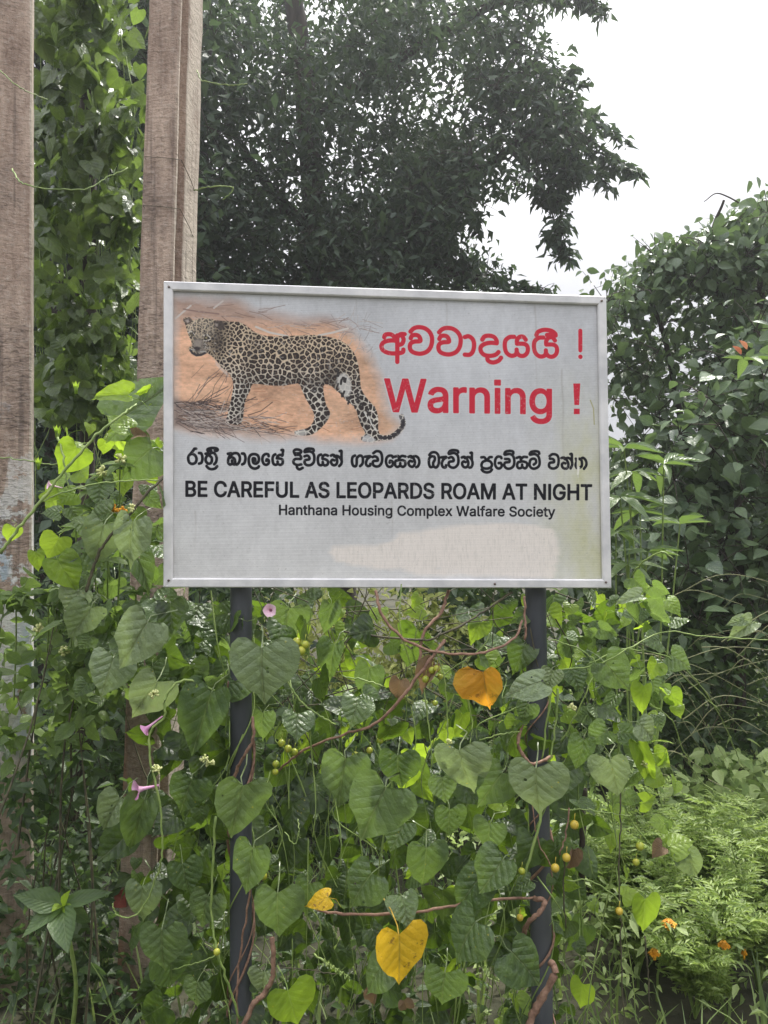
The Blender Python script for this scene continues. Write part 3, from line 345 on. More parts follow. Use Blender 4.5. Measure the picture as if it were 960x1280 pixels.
# fine lattice of the fabric backing and horizontal ribs
rib = (.5+.5*np.sin(YY*2*math.pi/7.2))*(.5+.5*np.sin(XX*2*math.pi/6.3+np.where((YY/7.2).astype(int) % 2, math.pi, 0)))
IMG *= (1 - .10*rib)[..., None]
for sx in (cv(630, 500)[0], cv(520, 500)[0]*0+cv(386, 600)[0]):
    lay(np.exp(-((XX-sx+3*np.sin(YY/60))/3.0)**2)*.22*np.clip(fbm(61, 80)*2-.5, 0, 1), (.68, .68, .66))
# painted-out patch near the bottom
pp = [cv(*p) for p in [(410,690),(418,683),(440,681),(470,683),(490,676),(500,668),(530,662),(560,658),(600,654),(650,655),(690,660),(696,672),(700,690),(696,712),(690,722),(650,722),(600,719),(560,721),(520,719),(500,712),(470,711),(440,707),(420,702)]]
pm = poly_mask(pp, 26)*1.0
pm = np.clip(pm*1.25 + (fbm(71, 26, 4, 3)-.55)*.9*(pm > 0.02), 0, 1)
pm = np.clip(pm-.35*np.clip(fbm(77, 10, 3, 14)-.45, 0, 1)*3*(pm < .97), 0, 1); lay(pm*.82, (.86, .79, .72)); lay(pm*np.clip(fbm(75, 30, 3, .12)-.45, 0, 1)*1.0, (.55, .52, .47))

# ---- the leopard photograph printed at the left
S2, OX, OY = 960/280, 200, 345
def z2(pts): return cvz(pts, S2, OX, OY)
fade = [z2([(55,92),(300,98),(420,140),(560,175),(720,180),(800,220),(870,295),(920,360),(950,440),(960,520),(985,600),(1030,640),(985,690),(900,705),(560,690),(300,680),(130,660),(55,640)])][0]
fade = [(max(p[0], 16), p[1]) for p in fade]
fm = poly_mask(fade, 95)
fm = np.clip((fm-.5)*1.5+.5 + (fbm(81, 90, 4)-.5)*.6, 0, 1)*(fm > 0.01)*(np.clip(fm*2.2, 0, 1))
sand = np.array([.68, .41, .27], np.float32)*(1+(fbm(91, 60, 5, 3.5)-.5)*1.1+(fbm(95, 8, 3, 2)-.5)*.6)[..., None]
py0 = cv(300, 395)[1]; py1 = cv(300, 372)[1]
up = np.clip((cv(300, 418)[1]-YY)/(cv(300, 418)[1]-cv(300, 392)[1]), 0, 1)
sand = sand*(1-up[..., None]*.8)+np.array([.40, .30, .26], np.float32)*(.6+.8*fbm(101, 14, 4, 3)[..., None])*up[..., None]*.8
pale = np.clip(fbm(105, 110, 4, 3)-.5, 0, 1)[..., None]*1.6
sand = sand*(1-pale)+np.array([.78, .55, .38], np.float32)*pale
FMM = fm
IMG = IMG*(1-fm[..., None])+sand*fm[..., None]
rr = random.Random(5)
def scrib(x0, y0, x1, y1, n, L, ang, wid, cols, alpha=1.0):
    for _ in range(n):
        x = rr.uniform(x0, x1); y = rr.uniform(y0, y1); a = math.radians(rr.gauss(*ang)); l = L*rr.uniform(.4, 1.3); k = rr.uniform(-.4, .4)
        pts = [(x, y), (x+l*.5*math.cos(a), y+l*.5*math.sin(a)), (x+l*.5*math.cos(a)+l*.5*math.cos(a+k), y+l*.5*math.sin(a)+l*.5*math.sin(a+k))]
        q = [cv(*p) for p in pts]; q = [(max(p[0], 16), p[1]) for p in q]
        strokes([q], wid*rr.uniform(.6, 1.4), rr.choice(cols))
# brushwood lower left, dark twigs, pale sticks above
dk = [(.09,.07,.07),(.16,.12,.11),(.24,.19,.17),(.05,.04,.04)]; lt = [(.55,.48,.43),(.42,.36,.33)]
bw = poly_mask(z2([(55,520),(140,545),(230,580),(330,640),(420,650),(300,668),(150,660),(55,640)]), 26)
lay(bw*.75, (.16, .13, .12))
scrib(217, 500, 262, 530, 120, 34, (12, 16), 2.2, dk+lt)
scrib(222, 518, 330, 540, 120, 30, (14, 14), 2.0, dk+lt+lt)
scrib(230, 470, 290, 520, 16, 44, (-52, 18), 1.6, dk); scrib(225, 500, 290, 520, 14, 45, (-14, 12), 2.2, dk)
scrib(300, 530, 350, 540, 14, 26, (3, 8), 1.8, dk); scrib(225, 380, 330, 398, 20, 26, (5, 14), 2.0, [(.25,.17,.14),(.5,.4,.36)])
scrib(320, 398, 460, 412, 40, 24, (8, 16), 1.8, [(.28,.2,.17),(.55,.47,.42),(.36,.28,.26)]); scrib(420, 400, 465, 450, 34, 20, (-60, 40), 1.6, [(.33,.3,.3),(.5,.46,.44)])
strokes([z2([(65,180),(130,125)]), z2([(230,135),(268,105)])], 7, (.62, .56, .52))
strokes([z2([(680,252),(740,240),(805,222)]), z2([(410,215),(470,240),(545,255)])], 8, (.66, .60, .55))
strokes([z2([(100,140),(160,150),(250,160)])], 6, (.30, .2, .17))
scrib(300, 480, 460, 540, 60, 16, (2, 6), 1.6, [(.50,.24,.14),(.42,.2,.12),(.74,.48,.33)])
# body outline
body = z2([(98,188),(102,176),(125,175),(140,188),(165,181),(200,178),(225,184),(245,190),(270,190),(300,193),(340,195),(375,215),(410,240),(460,255),(530,255),(600,252),(660,250),(720,258),(770,272),(810,300),(838,340),(852,390),(858,440),(862,480),(885,520),(920,560),(935,600),(935,650),(940,672),(950,690),(940,705),(910,712),(868,706),(862,690),(880,672),(862,640),(848,600),(835,560),(800,535),(775,505),(750,485),(735,470),(705,462),(700,490),(712,550),(728,580),(722,610),(690,650),(650,678),(610,682),(580,676),(578,662),(615,655),(645,640),(662,600),(645,560),(622,520),(605,480),(590,458),(530,468),(460,466),(398,460),(385,490),(365,530),(358,575),(355,605),(345,632),(325,636),(300,632),(280,622),(290,585),(300,540),(308,500),(312,455),(295,415),(262,390),(240,360),(205,330),(188,335),(165,340),(140,332),(124,318),(122,303),(138,295),(122,255),(112,225),(108,208)])
# tail curling right
bodyS = [tuple(p) for p in smooth_path(body + [body[0]], 2)[:-1]]
bm = poly_mask(bodyS, 2.0)
tail = smooth_path([cv(*p) for p in [(472,545),(480,547),(490,545),(499,538),(504,529),(502,520)]], 5)
x0, y0, x1, y1 = win(tail, 20)
td = dist_to(tail, XX[y0:y1, x0:x1], YY[y0:y1, x0:x1]); tm = np.zeros((CH, CW), np.float32); tm[y0:y1, x0:x1] = np.clip(11-td, 0, 1)
bmask = np.maximum(bm, tm)
# spots: worley cells; finer towards head and shoulders
bb = z2([(90,160),(960,740)]); bx0, by0 = np.floor(bb[0]).astype(int); bx1, by1 = np.ceil(bb[1]).astype(int); bx1 = min(bx1+150, CW)
pr = np.random.default_rng(3); pts = []
gx = bx0
def spacing(x, y):
    u = (x-bx0)/(z2([(960,0)])[0][0]-bx0)
    s = 9.5+8.5*min(max((u-.16)/.22, 0), 1)
    if y < z2([(500,310)])[0][1] and u > .3: s *= .72
    if u < .17: s = 8.5
    return s
cand = pr.random((9000, 2))*[bx1-bx0, by1-by0]+[bx0, by0]
acc = np.zeros((0, 2))
for c in cand:
    s = spacing(c[0], c[1])
    if len(acc) == 0 or np.min(np.abs(acc[:, 0]-c[0])**2+np.abs(acc[:, 1]-c[1])**2) > (s*.93)**2: acc = np.vstack([acc, c])
X, Y = XX[by0:by1, bx0:bx1], YY[by0:by1, bx0:bx1]
wx = X+(fbm(111, 22, 3)[by0:by1, bx0:bx1]-.5)*14; wy = Y+(fbm(115, 22, 3)[by0:by1, bx0:bx1]-.5)*14
f1 = np.full(X.shape, 1e9, np.float32); f2 = f1.copy()
for c in acc:
    xa, xb = int(max(c[0]-60-bx0, 0)), int(c[0]+60-bx0); ya, yb = int(max(c[1]-60-by0, 0)), int(c[1]+60-by0)
    d = np.sqrt((wx[ya:yb, xa:xb]-c[0])**2+(wy[ya:yb, xa:xb]-c[1])**2); a = f1[ya:yb, xa:xb]; b = f2[ya:yb, xa:xb]
    f2[ya:yb, xa:xb] = np.minimum(b, np.maximum(a, d)); f1[ya:yb, xa:xb] = np.minimum(a, d)
edge_ = f2-f1
fine = fbm(121, 5, 3)[by0:by1, bx0:bx1]
spot = np.clip((edge_-3.0+(fine-.5)*4)/1.8, 0, 1)*np.clip((15+(fine-.5)*5-f1)/2, 0, 1)
rib_y = (Y-by0)/(by1-by0); rx = (X-bx0)/(z2([(960,0)])[0][0]-bx0)
coat = np.empty(X.shape+(3,), np.float32)
coat[:] = np.array([.66, .53, .38], np.float32)
pl = np.clip((rib_y-.30)/.25, 0, 1)[..., None]; coat = coat*(1-pl)+np.array([.68, .63, .55], np.float32)*pl
coat *= (1-.25*np.clip((.32-np.abs(rib_y-.35))*2, 0, 1)*0-.3*(fbm(125, 40, 4)[by0:by1, bx0:bx1]-.4))[..., None]
# printed modelling of the animal in its own photograph (flank and haunch), as ink
ink = lambda cx, cy, sx, sy, ang=0: np.exp(-((((X-cx)*math.cos(ang)+(Y-cy)*math.sin(ang))/sx)**2+((-(X-cx)*math.sin(ang)+(Y-cy)*math.cos(ang))/sy)**2))
def inkz(x, y, sx, sy, ang=0, k=.6):
    global coat
    c = z2([(x, y)])[0]; coat *= (1-k*ink(c[0], c[1], sx*1.72/1.0, sy*1.72, ang))[..., None]
inkz(250, 290, 24, 50, .3, .62); inkz(225, 250, 18, 26, 0, .4); inkz(560, 455, 120, 14, 0, .5); inkz(735, 430, 30, 45, .5, .65); inkz(590, 380, 10, 70, .2, .3)
inkz(715, 600, 12, 60, .3, .5); inkz(860, 560, 12, 80, -.2, .35); inkz(350, 560, 10, 60, .1, .4); inkz(400, 330, 14, 100, .15, .3); inkz(170, 265, 28, 30, 0, .35); inkz(270,200,14,14,0,.6)
dark = np.empty_like(coat); dark[:] = (.045, .036, .034)
ctr = (np.clip(1-f1/4.5, 0, 1)*np.clip((edge_-8)/5, 0, 1)*(rx > .22)*(rib_y < .55))[..., None]*.75
dark = dark*(1-ctr)+np.array([.20, .13, .09], np.float32)*ctr
out = coat*(1-spot[..., None])+dark*spot[..., None]
out *= (1+(fbm(131, 3, 2)[by0:by1, bx0:bx1]-.5)*.35)[..., None]
mm = bmask[by0:by1, bx0:bx1]; fd = np.clip((np.clip(FMM[by0:by1, bx0:bx1]*2.0, 0, 1)), .82, 1); mm = (mm*fd)[..., None]
IMG[by0:by1, bx0:bx1] = IMG[by0:by1, bx0:bx1]*(1-mm)+out*mm
# face
fh = poly_mask(cvz([(168,215),(200,175),(260,158),(330,158),(385,175),(400,230),(395,300),(330,300),(290,320),(210,320),(175,290)], 960/140, 210, 375), 10)
lay(fh*.28, (.62,.54,.43))
def face(p): return cvz(p, 960/140, 210, 375)
def fp(p, soft, k, col):
    lay(poly_mask(face(p), soft)*k, col)
fp([(215,330),(250,320),(300,330),(330,370),(335,430),(300,455),(250,462),(215,430),(200,380)], 14, .75, (.20,.18,.16))
fp([(225,345),(255,335),(285,345),(275,395),(225,395)], 10, .7, (.36,.31,.27))
fp([(215,400),(240,395),(275,402),(270,425),(245,432),(222,420)], 5, .95, (.05,.04,.045))
strokes([face([(190,425),(205,450),(240,470),(280,466),(318,448)])], 9, (.06,.055,.06))
strokes([face([(245,430),(246,462)])], 4, (.06,.05,.05)); strokes([face([(195,418),(225,425)]), face([(275,440),(312,436)])], 5, (.40,.38,.36))
for ex, ey in ((203, 293), (325, 322)):
    fp([(ex-22,ey-6),(ex-4,ey-20),(ex+18,ey-8),(ex+22,ey+10),(ex,ey+16)], 3, .95, (.05,.045,.04)); fp([(ex-9,ey-4),(ex,ey-10),(ex+9,ey-2),(ex,ey+6)], 3, .9, (.55,.47,.26)); fp([(ex-3,ey-3),(ex+3,ey-4),(ex+2,ey+3)], 2, 1, (.01,.01,.01))
strokes([face([(170,275),(195,262),(225,290)]), face([(300,300),(330,290),(360,318)]), face([(305,345),(335,345),(360,330)])], 4, (.60,.56,.5))
fp([(125,165),(150,148),(190,150),(208,172),(190,200),(160,205),(140,190)], 4, .95, (.12,.09,.08)); fp([(148,172),(170,165),(180,182),(162,192)], 5, .8, (.55,.47,.42))
fp([(385,180),(420,168),(460,178),(485,215),(470,250),(430,245),(395,215)], 7, .9, (.08,.065,.06)); fp([(400,195),(425,200),(422,222),(405,218)], 6, .8, (.42,.36,.32))
fp([(400,260),(450,270),(470,360),(440,430),(400,420),(410,340)], 22, .5, (.08,.065,.06))
for k in range(34):
    x = rr.uniform(200, 385); y = rr.uniform(165, 290); strokes([face([(x, y), (x+rr.uniform(-6, 8), y+rr.uniform(4, 14))])], rr.uniform(2.5, 4.5), (.06,.05,.05))
for k in range(26):
    x = rr.uniform(290, 400); y = rr.uniform(340, 440); strokes([face([(x, y), (x+rr.uniform(4, 12), y+rr.uniform(-4, 8))])], 2.6, rr.choice([(.5,.46,.42), (.06,.05,.05)]))
# white bib, inner thigh, paws
wh = poly_mask(z2([(760,425),(790,412),(815,440),(820,490),(800,520),(775,495),(758,460)]), 10); lay(wh*.75, (.66,.64,.6))
for k in range(26):
    x = rr.uniform(760, 930); y = 430+(x-760)*1.0+rr.uniform(-35, 60)
    if y < 690: strokes([z2([(x, y), (x+rr.uniform(-8, 8), y+rr.uniform(8, 20))])], rr.uniform(5, 10), (.05,.045,.045))
strokes([z2([(895,600),(905,630),(925,660)]), z2([(875,580),(890,610)])], 5, (.66,.64,.6))
lay(poly_mask(z2([(868,690),(890,678),(925,700),(910,712),(868,706)]), 6)*.7, (.66,.66,.66))
lay(poly_mask(z2([(575,665),(615,655),(640,668),(610,684),(578,680)]), 8)*.6, (.66,.64,.6))
for k in range(7):
    a = tail[int(2+k*3.2)]; b = tail[int(3+k*3.2)]; strokes([[a, b]], 15, (.05,.045,.05))
lay(poly_mask(z2([(235,360),(262,390),(285,410),(292,430),(270,410),(240,380)]), 8)*.6, (.62,.6,.57))
scrib(268, 505, 300, 535, 18, 18, (-25, 25), 2.0, dk+lt)

# ---- lettering: strokes of the Sinhala lines, in the photograph zooms they were read from
def glyphs(zooms, width, col, halo=None):
    sts = []
    for s, ox, oy, lst in zooms:
        for g in lst: sts.append([tuple(p) for p in smooth_path(cvz(g, s, ox, oy), 5)])
    groups = {}
    for q in sts: groups.setdefault(int(np.mean([p[0] for p in q]) // 60), []).append(q)
    if halo:
        for g in groups.values(): strokes(g, halo[0], halo[1])
    for g in groups.values(): strokes(g, width, col)
def sh(g, dx, dy=0): return [[(x+dx, y+dy) for x, y in q] for q in g]
va = [[(345,112),(375,82),(420,68),(480,76),(530,110),(557,160),(560,215),(545,270),(510,312),(450,333),(390,326),(350,302),(338,262),(350,228),(385,212),(440,207),(441,180),(425,155),(395,145),(362,152),(347,178)]]
ya = [[(337,132),(300,135),(268,162),(262,210),(275,258),(310,284),(345,278),(357,255),(357,235)], [(357,255),(380,282),(415,284),(442,258),(445,215),(420,190),(360,188)], [(360,188),(360,160),(380,134),(410,132),(430,155)]]
ZT = [(8, 470, 400, [[(82,168),(92,145),(122,137),(155,142),(180,162),(205,195)], [(205,203),(150,200),(100,208),(66,228),(54,262),(72,300),(125,325),(185,330),(245,325),(270,314),(274,292)], [(213,150),(213,200),(213,300),(213,415)], [(286,137),(245,138),(213,168)], [(258,148),(276,190),(262,232),(230,245)]] + va + sh(va, 286, 8)),
      (1, 0, 0, [[(581,421),(586,420),(591,424),(592.6,431),(591,439),(587,443),(581,443)]]),
      (6.4, 590, 400, [[(82,155),(100,130),(135,123),(175,133),(196,160),(198,184)], [(198,184),(150,180),(100,190),(70,215),(72,250),(100,278),(150,285),(190,275),(212,255)], [(122,292),(128,322),(165,338),(210,325),(232,300)]] + ya + sh(ya, 234, 6) + [[(515,118),(530,92),(580,76),(635,84),(665,105),(670,120)], [(600,118),(640,114),(670,122)]])]
HAL = (17.0, (.62, .62, .63))
glyphs(ZT, 18.2, RED, (25, HAL[1]))
a_, b_ = cv(725.6, 413), cv(725.6, 437.5); strokes([[a_, b_]], 22, HAL[1]); strokes([[a_, b_]], 17.5, RED)
c_ = cv(725.6, 445.6); strokes([[c_, c_+.1]], 26, HAL[1]); strokes([[c_, c_+.1]], 19, RED)
K = 10.667
Z2 = [
 (K, 228, 552, [[(178,90),(155,92),(140,115),(110,152),(80,188),(73,225),(88,275),(128,293),(170,275),(184,225),(165,180),(128,160),(105,165)],
   [(218,148),(248,155),(263,215),(250,275),(218,290)],
   [(305,158),(340,152),(325,185),(308,215),(308,255),(335,287),(370,285),(388,255),(385,210),(360,185)], [(345,175),(390,145),(430,160),(452,210),(445,265),(420,298)],
   [(380,118),(335,118),(335,95),(390,80),(450,86),(466,106),(445,120),(428,112)], [(318,322),(345,352),(390,364),(435,352),(458,325)]]),
 (K, 275, 552, [[(102,158),(145,152),(128,182),(108,225),(106,278),(130,302),(156,288),(156,248)], [(118,214),(155,204),(188,226),(198,265),(190,300),(156,290)], [(140,178),(180,152),(232,155),(260,200),(255,260),(225,300),(192,292)],
   [(290,155),(320,160),(336,215),(322,280),(292,300)],
   [(515,325),(500,345),(455,356),(410,335),(385,290),(381,220),(405,175),(450,162),(495,175),(515,215),(508,265),(475,290),(440,275),(435,222),(462,222),(468,250)],
   [(646,190),(638,165),(600,163),(570,190),(562,240),(580,290),(615,305),(645,285),(646,245),(622,232),(614,252)],
   [(735,165),(710,182),(698,230),(710,290),(740,305),(765,290),(765,262)], [(765,290),(800,306),(830,288),(832,240),(800,222),(755,218)], [(755,218),(768,188),(800,172),(828,182),(836,140),(838,108),(818,108)]]),
 (K, 355, 552, [[(150,152),(190,152),(222,142),(225,118),(190,102),(150,102),(130,122),(136,148),(150,175)], [(150,175),(200,172),(225,200),(218,226),(155,226),(125,252),(130,285),(170,306),(228,300)], [(168,312),(175,348),(205,366),(246,346)],
   [(395,118),(385,95),(330,88),(285,102),(275,135),(340,126),(385,150),(402,200),(396,265),(360,305),(310,311),(275,285),(280,245),(332,232),(335,205),(308,182),(272,192)],
   [(492,168),(460,185),(449,235),(460,295),(490,312),(515,295),(515,268)], [(515,295),(545,315),(580,298),(584,258),(550,232),(512,226)], [(512,226),(515,195),(545,172),(582,182)],
   [(625,182),(655,172),(690,200),(708,250),(700,292),(670,312),(638,298),(626,262),(645,238),(670,246)], [(670,195),(705,185),(745,212),(768,250),(762,292),(735,322)], [(766,245),(765,180),(765,122),(742,122)]]),
 (10.105, 435, 552, [[(88,172),(57,192),(50,250),(65,300),(98,305),(110,265),(112,205),(150,172),(184,195),(184,270),(152,306)],
   [(215,187),(282,182),(242,218),(226,275),(248,305),(278,298),(282,278)],
   [(320,142),(360,117),(410,130),(430,190),(425,260),(390,305),(342,308),(313,280),(322,242),(374,236),(370,202),(340,182),(310,192)],
   [(566,198),(555,176),(515,177),(487,205),(480,255),(500,305),(535,315),(565,290),(560,248),(532,238),(526,262)],
   [(590,187),(632,178),(642,205),(636,232),(602,240),(595,290),(620,315),(655,300),(660,268)], [(660,300),(695,315),(724,290),(720,248),(685,230),(640,230)], [(642,205),(680,178),(725,184)],
   [(763,190),(795,180),(825,205),(845,250),(838,292),(812,315),(778,300),(765,265),(785,240),(810,248)], [(800,198),(850,180),(890,205),(901,260),(885,305),(862,320)]]),
 (K, 525, 552, [[(125,175),(155,143),(205,140),(242,175),(253,240),(246,305),(215,341),(182,325),(176,282),(198,235),(190,197),(150,195),(123,225),(120,290),(140,336),(178,328)],
   [(283,207),(352,202),(310,238),(291,290),(306,335),(340,340),(348,312)],
   [(510,140),(498,118),(440,110),(396,125),(386,160),(452,148),(500,178),(513,240),(505,300),(465,340),(420,341),(386,312),(391,268),(445,256),(446,226),(420,202),(386,215)],
   [(558,208),(592,200),(625,228),(645,275),(638,320),(608,341),(574,325),(562,285),(582,262),(608,270)], [(600,218),(650,202),(688,235),(702,290),(685,335),(660,343)], [(692,245),(692,190),(692,147),(674,147)]]),
 (6.4, 590, 552, [[(75,124),(100,124),(118,146),(140,124),(158,122)], [(118,148),(88,160),(76,185),(86,207),(120,214),(150,204),(160,180),(146,157),(118,148)], [(78,222),(95,238),(120,244),(145,238),(160,222)],
   [(236,130),(228,119),(205,119),(188,140),(185,180),(200,208),(222,212),(238,195),(232,170),(214,170)],
   [(331,92),(328,78),(300,72),(268,80),(262,102),(300,97),(328,112),(339,150),(334,190),(310,212),(278,212),(259,190),(266,166),(298,161),(297,140),(265,136)],
   [(358,128),(385,121),(392,138),(388,158),(368,165),(362,193),(375,211),(398,205),(402,182)], [(402,200),(425,212),(441,195),(438,168),(410,157),(388,158)], [(390,140),(412,121),(440,122)],
   [(539,94),(533,80),(505,75),(472,82),(464,102),(502,98),(530,115),(541,150),(538,190),(510,212),(480,211),(462,188),(466,150),(485,135),(508,140),(513,165),(495,182)],
   [(620,115),(645,99),(680,106),(694,140),(688,190),(665,211),(635,211),(617,193),(624,168),(656,162),(652,140),(624,134)],
   [(716,130),(738,126),(760,148),(772,175),(768,203),(750,215),(728,206),(720,182),(732,168),(748,172)], [(742,138),(770,128),(795,145),(803,180),(790,212)], [(800,155),(800,125),(799,98),(788,98)],
   [(832,135),(838,155),(830,185),(838,208)], [(866,205),(880,190),(878,150),(860,135)], [(866,140),(890,128),(912,150),(916,185),(898,215)]])]
glyphs(Z2, 11.5, BLK)

GL = json.loads(GLYPH_JSON); GL['I'] = [190, [[[62, 0], [128, 0], [128, 509], [62, 509]]]]; GL['i'][1][-1 if GL['i'][1][-1][0][1] > 400 else 0] = [[44, 445], [122, 445], [122, 509], [44, 509]]
def glyph_w(c): return 330 if c == ' ' else GL[c][0]
def text(s, left, right, h_left, h_right, bold, col, capH=727, halo=None, adjust=1.0):
    """left/right: baseline end points in photo pixels; h: cap heights"""
    tot = sum(glyph_w(c) if c != ' ' else 200*adjust for c in s); x = 0; jobs = []
    for c in s:
        if c != ' ':
            rings = []
            for ring in GL[c][1]:
                q = []
                for gx_, gy_ in ring:
                    u = (x+gx_)/tot; bx = left[0]+(right[0]-left[0])*u; by = left[1]+(right[1]-left[1])*u; hh = h_left+(h_right-h_left)*u
                    q.append(cv(bx, by-gy_/CAPU*hh))
                rings.append(q)
            jobs.append(rings)
        x += glyph_w(c) if c != ' ' else 200*adjust
    for ps in ([('h', halo)] if halo else [])+[('f', None)]:
        for rings in jobs:
            allp = [p for r in rings for p in r]; x0, y0, x1, y1 = win(allp, 14); X, Y = XX[y0:y1, x0:x1], YY[y0:y1, x0:x1]
            d = np.full(X.shape, 1e9, np.float32); ins = np.zeros(X.shape, bool)
            for r in rings: d = np.minimum(d, dist_to(r, X, Y, True)); ins ^= inside(r, X, Y)
            s_ = np.where(ins, -d, d); g = bold+(halo if ps[0] == 'h' else 0)
            blend(x0, y0, x1, y1, np.clip(.5+g-s_, 0, 1), HAL[1] if ps[0] == 'h' else col)
CAPU = max(p[1] for p in GL['H'][1][0])
text("Warning", (480, 513.5), (693, 517), 40, 40.5, 4.1, RED, halo=4.2)
pass; strokes([[cv(721, 482), cv(721, 503)]], 24, HAL[1]); strokes([[cv(721, 513.5), cv(721, 514.5)]], 24, HAL[1])
x_ = [cv(716.6, 479), cv(725.4, 479), cv(724, 506), cv(718, 506)]; lay(poly_mask(x_, 1.5), RED)
x_ = [cv(717.3, 510.5), cv(724.7, 510.5), cv(724.7, 517.5), cv(717.3, 517.5)]; lay(poly_mask(x_, 1.5), RED)
text("BE CAREFUL AS LEOPARDS ROAM AT NIGHT", (230, 620), (741, 624.5), 18.8, 18.8, 2.7, BLK)
text("Hanthana Housing Complex Walfare Society", (347.5, 643), (694.5, 645.4), 12.1, 11.9, 1.5, BLK)
# scratch through the last letter, drips and wear over everything
strokes([[cv(722.5, 569), cv(722, 580), cv(723, 596)]], 6, (.60,.60,.52)); strokes([[cv(723.5, 584), cv(722.5, 592)]], 9, (.75,.74,.66))
wear = np.clip((fbm(141, 7, 3)-.66)*6, 0, 1)*np.clip((fbm(151, 120, 3)-.40)*4, 0, 1)
lay(wear*.35, (.62, .61, .59))
lay(np.clip((fbm(161, 5, 2)-.80)*8, 0, 1)*.4, (.2, .19, .17))
IMG = IMG*(.96+.08*fbm(171, 3, 2))[..., None]
IMG *= (1-.05*(.5+.5*np.sin(YY*2*math.pi/7.2)))[..., None]
for sx_, sy_, l_, k_ in [(22, 40, 300, .5), (CW-24, 40, 420, .4), (380, 40, 160, .25), (1130, 40, 260, .25), (760, 40, 120, .25), (1500, 40, 500, .3), (1610, 300, 600, .3), (120, 900, 200, .25), (900, 850, 240, .2)]:
    lay(np.exp(-((XX-sx_-2.5*np.sin(YY/37+sx_))/4)**2)*np.clip((YY-sy_)/10, 0, 1)*np.clip(1-(YY-sy_)/l_, 0, 1)*k_, (.22, .19, .15))
strokes([[cv(738, 500), cv(742, 510), cv(743, 530)]], 5, (.42, .40, .22))
ed = np.minimum(np.minimum(XX, CW-XX)-36, np.minimum(YY, CH-YY)-36)
lay(np.exp(-np.clip(ed, 0, 99)/7)*.4*np.clip(fbm(181, 60, 4)*1.8-.4, 0, 1), (.25, .23, .18))
img = bpy.data.images.new("sign_print", CW, CH, float_buffer=False)
lin = np.clip(IMG, 0, 1); srgb = np.where(lin <= .0031308, lin*12.92, 1.055*np.power(np.maximum(lin, 1e-6), 1/2.4)-.055)
buf = np.ones((CH, CW, 4), np.float32); buf[..., :3] = srgb[::-1]; img.pixels.foreach_set(buf.ravel()); img.update(); img.pack()
# ---------------------------------------------------------------- ground and far terrain
def gz(x, y):
    return .05*math.sin(x*1.3+.5)*math.cos(y*.9)+.03*math.sin(x*3.1+y*2.3)+(max(y-9, 0)*.05)
xs = sorted(set([-400,-150,-60,-30,-20]+[i*.4 for i in range(-30, 31)]+[20,30,60,150,400])); ys = sorted(set([-60,-20,-8,-4]+[i*.4-2 for i in range(0, 46)]+[20,26,35,50,90,200,500,900]))
gv = [(x, y, gz(x, y) if abs(x) < 25 and y < 30 else gz(0, min(y, 30))) for y in ys for x in xs]; nx = len(xs)
gf = [(j*nx+i, j*nx+i+1, (j+1)*nx+i+1, (j+1)*nx+i) for j in range(len(ys)-1) for i in range(nx-1)]
M['soil'] = plain('soil', (.03, .033, .018), (.07, .065, .04), 3, .95, .8, dist=.05)
obj('ground', gv, gf, M['soil'], kind='structure')
M['far_green'] = plain('far_green', (.03, .05, .025), (.06, .09, .035), 2.5, .95, 1, dist=.4)
hv, hf = [], []
hx = np.linspace(-60, 60, 61)
for i, x in enumerate(hx):
    top = 5.5+1.2*math.sin(x*.5)+.8*math.sin(x*1.7+1)
    if x > 4: top = 3.6+.5*math.sin(x)
    for j, (yy, zz) in enumerate([(19, -.5), (21, .45), (23, .8), (26, 1.0), (40, 1.0)]):
        hv.append((x, yy+.6*math.sin(x*1.1+j), zz*top))
for i in range(60):
    for j in range(4): hf.append((i*5+j, (i+1)*5+j, (i+1)*5+j+1, i*5+j+1))
obj('hillside', hv, hf, M['far_green'], kind='structure')

# ---------------------------------------------------------------- the warning sign
def hcol(i): return np.array(HM[:, i])
sc_ = 1/np.linalg.norm(hcol(0)); tt = hcol(2)*sc_
if tt[2] < 0: sc_ = -sc_; tt = -tt
r1 = hcol(0)*sc_; r2 = hcol(1)*sc_
def cam2w(v): return CAM_M @ Vector((v[0], v[1], -v[2]))
O3 = cam2w(tt); U3 = cam2w(tt+r1)-O3; V3 = cam2w(tt+r2)-O3; N3 = U3.cross(V3).normalized()    # N3 faces the camera
if N3.dot(CAMP-O3) < 0: N3 = -N3
def S(u, v, w=0): return O3+U3*u+V3*v+N3*w     # u right, v up (0..-SH), w towards the viewer
sign_base = S(SW/2, -SH/2); sign = root('warning_sign', (sign_base.x, sign_base.y, gz(sign_base.x, sign_base.y)),
    'rectangular warning sign with leopard picture and red Warning lettering on two dark posts', 'sign')
M['alu'] = plain('alu', (.58, .58, .585), (.76, .75, .74), 14, .42, .12, (1, 1, 1), .15)
M['alu_back'] = plain('alu_back', (.30, .30, .31), (.4, .4, .4), 8, .5, .1, (1, 1, 1), .3)
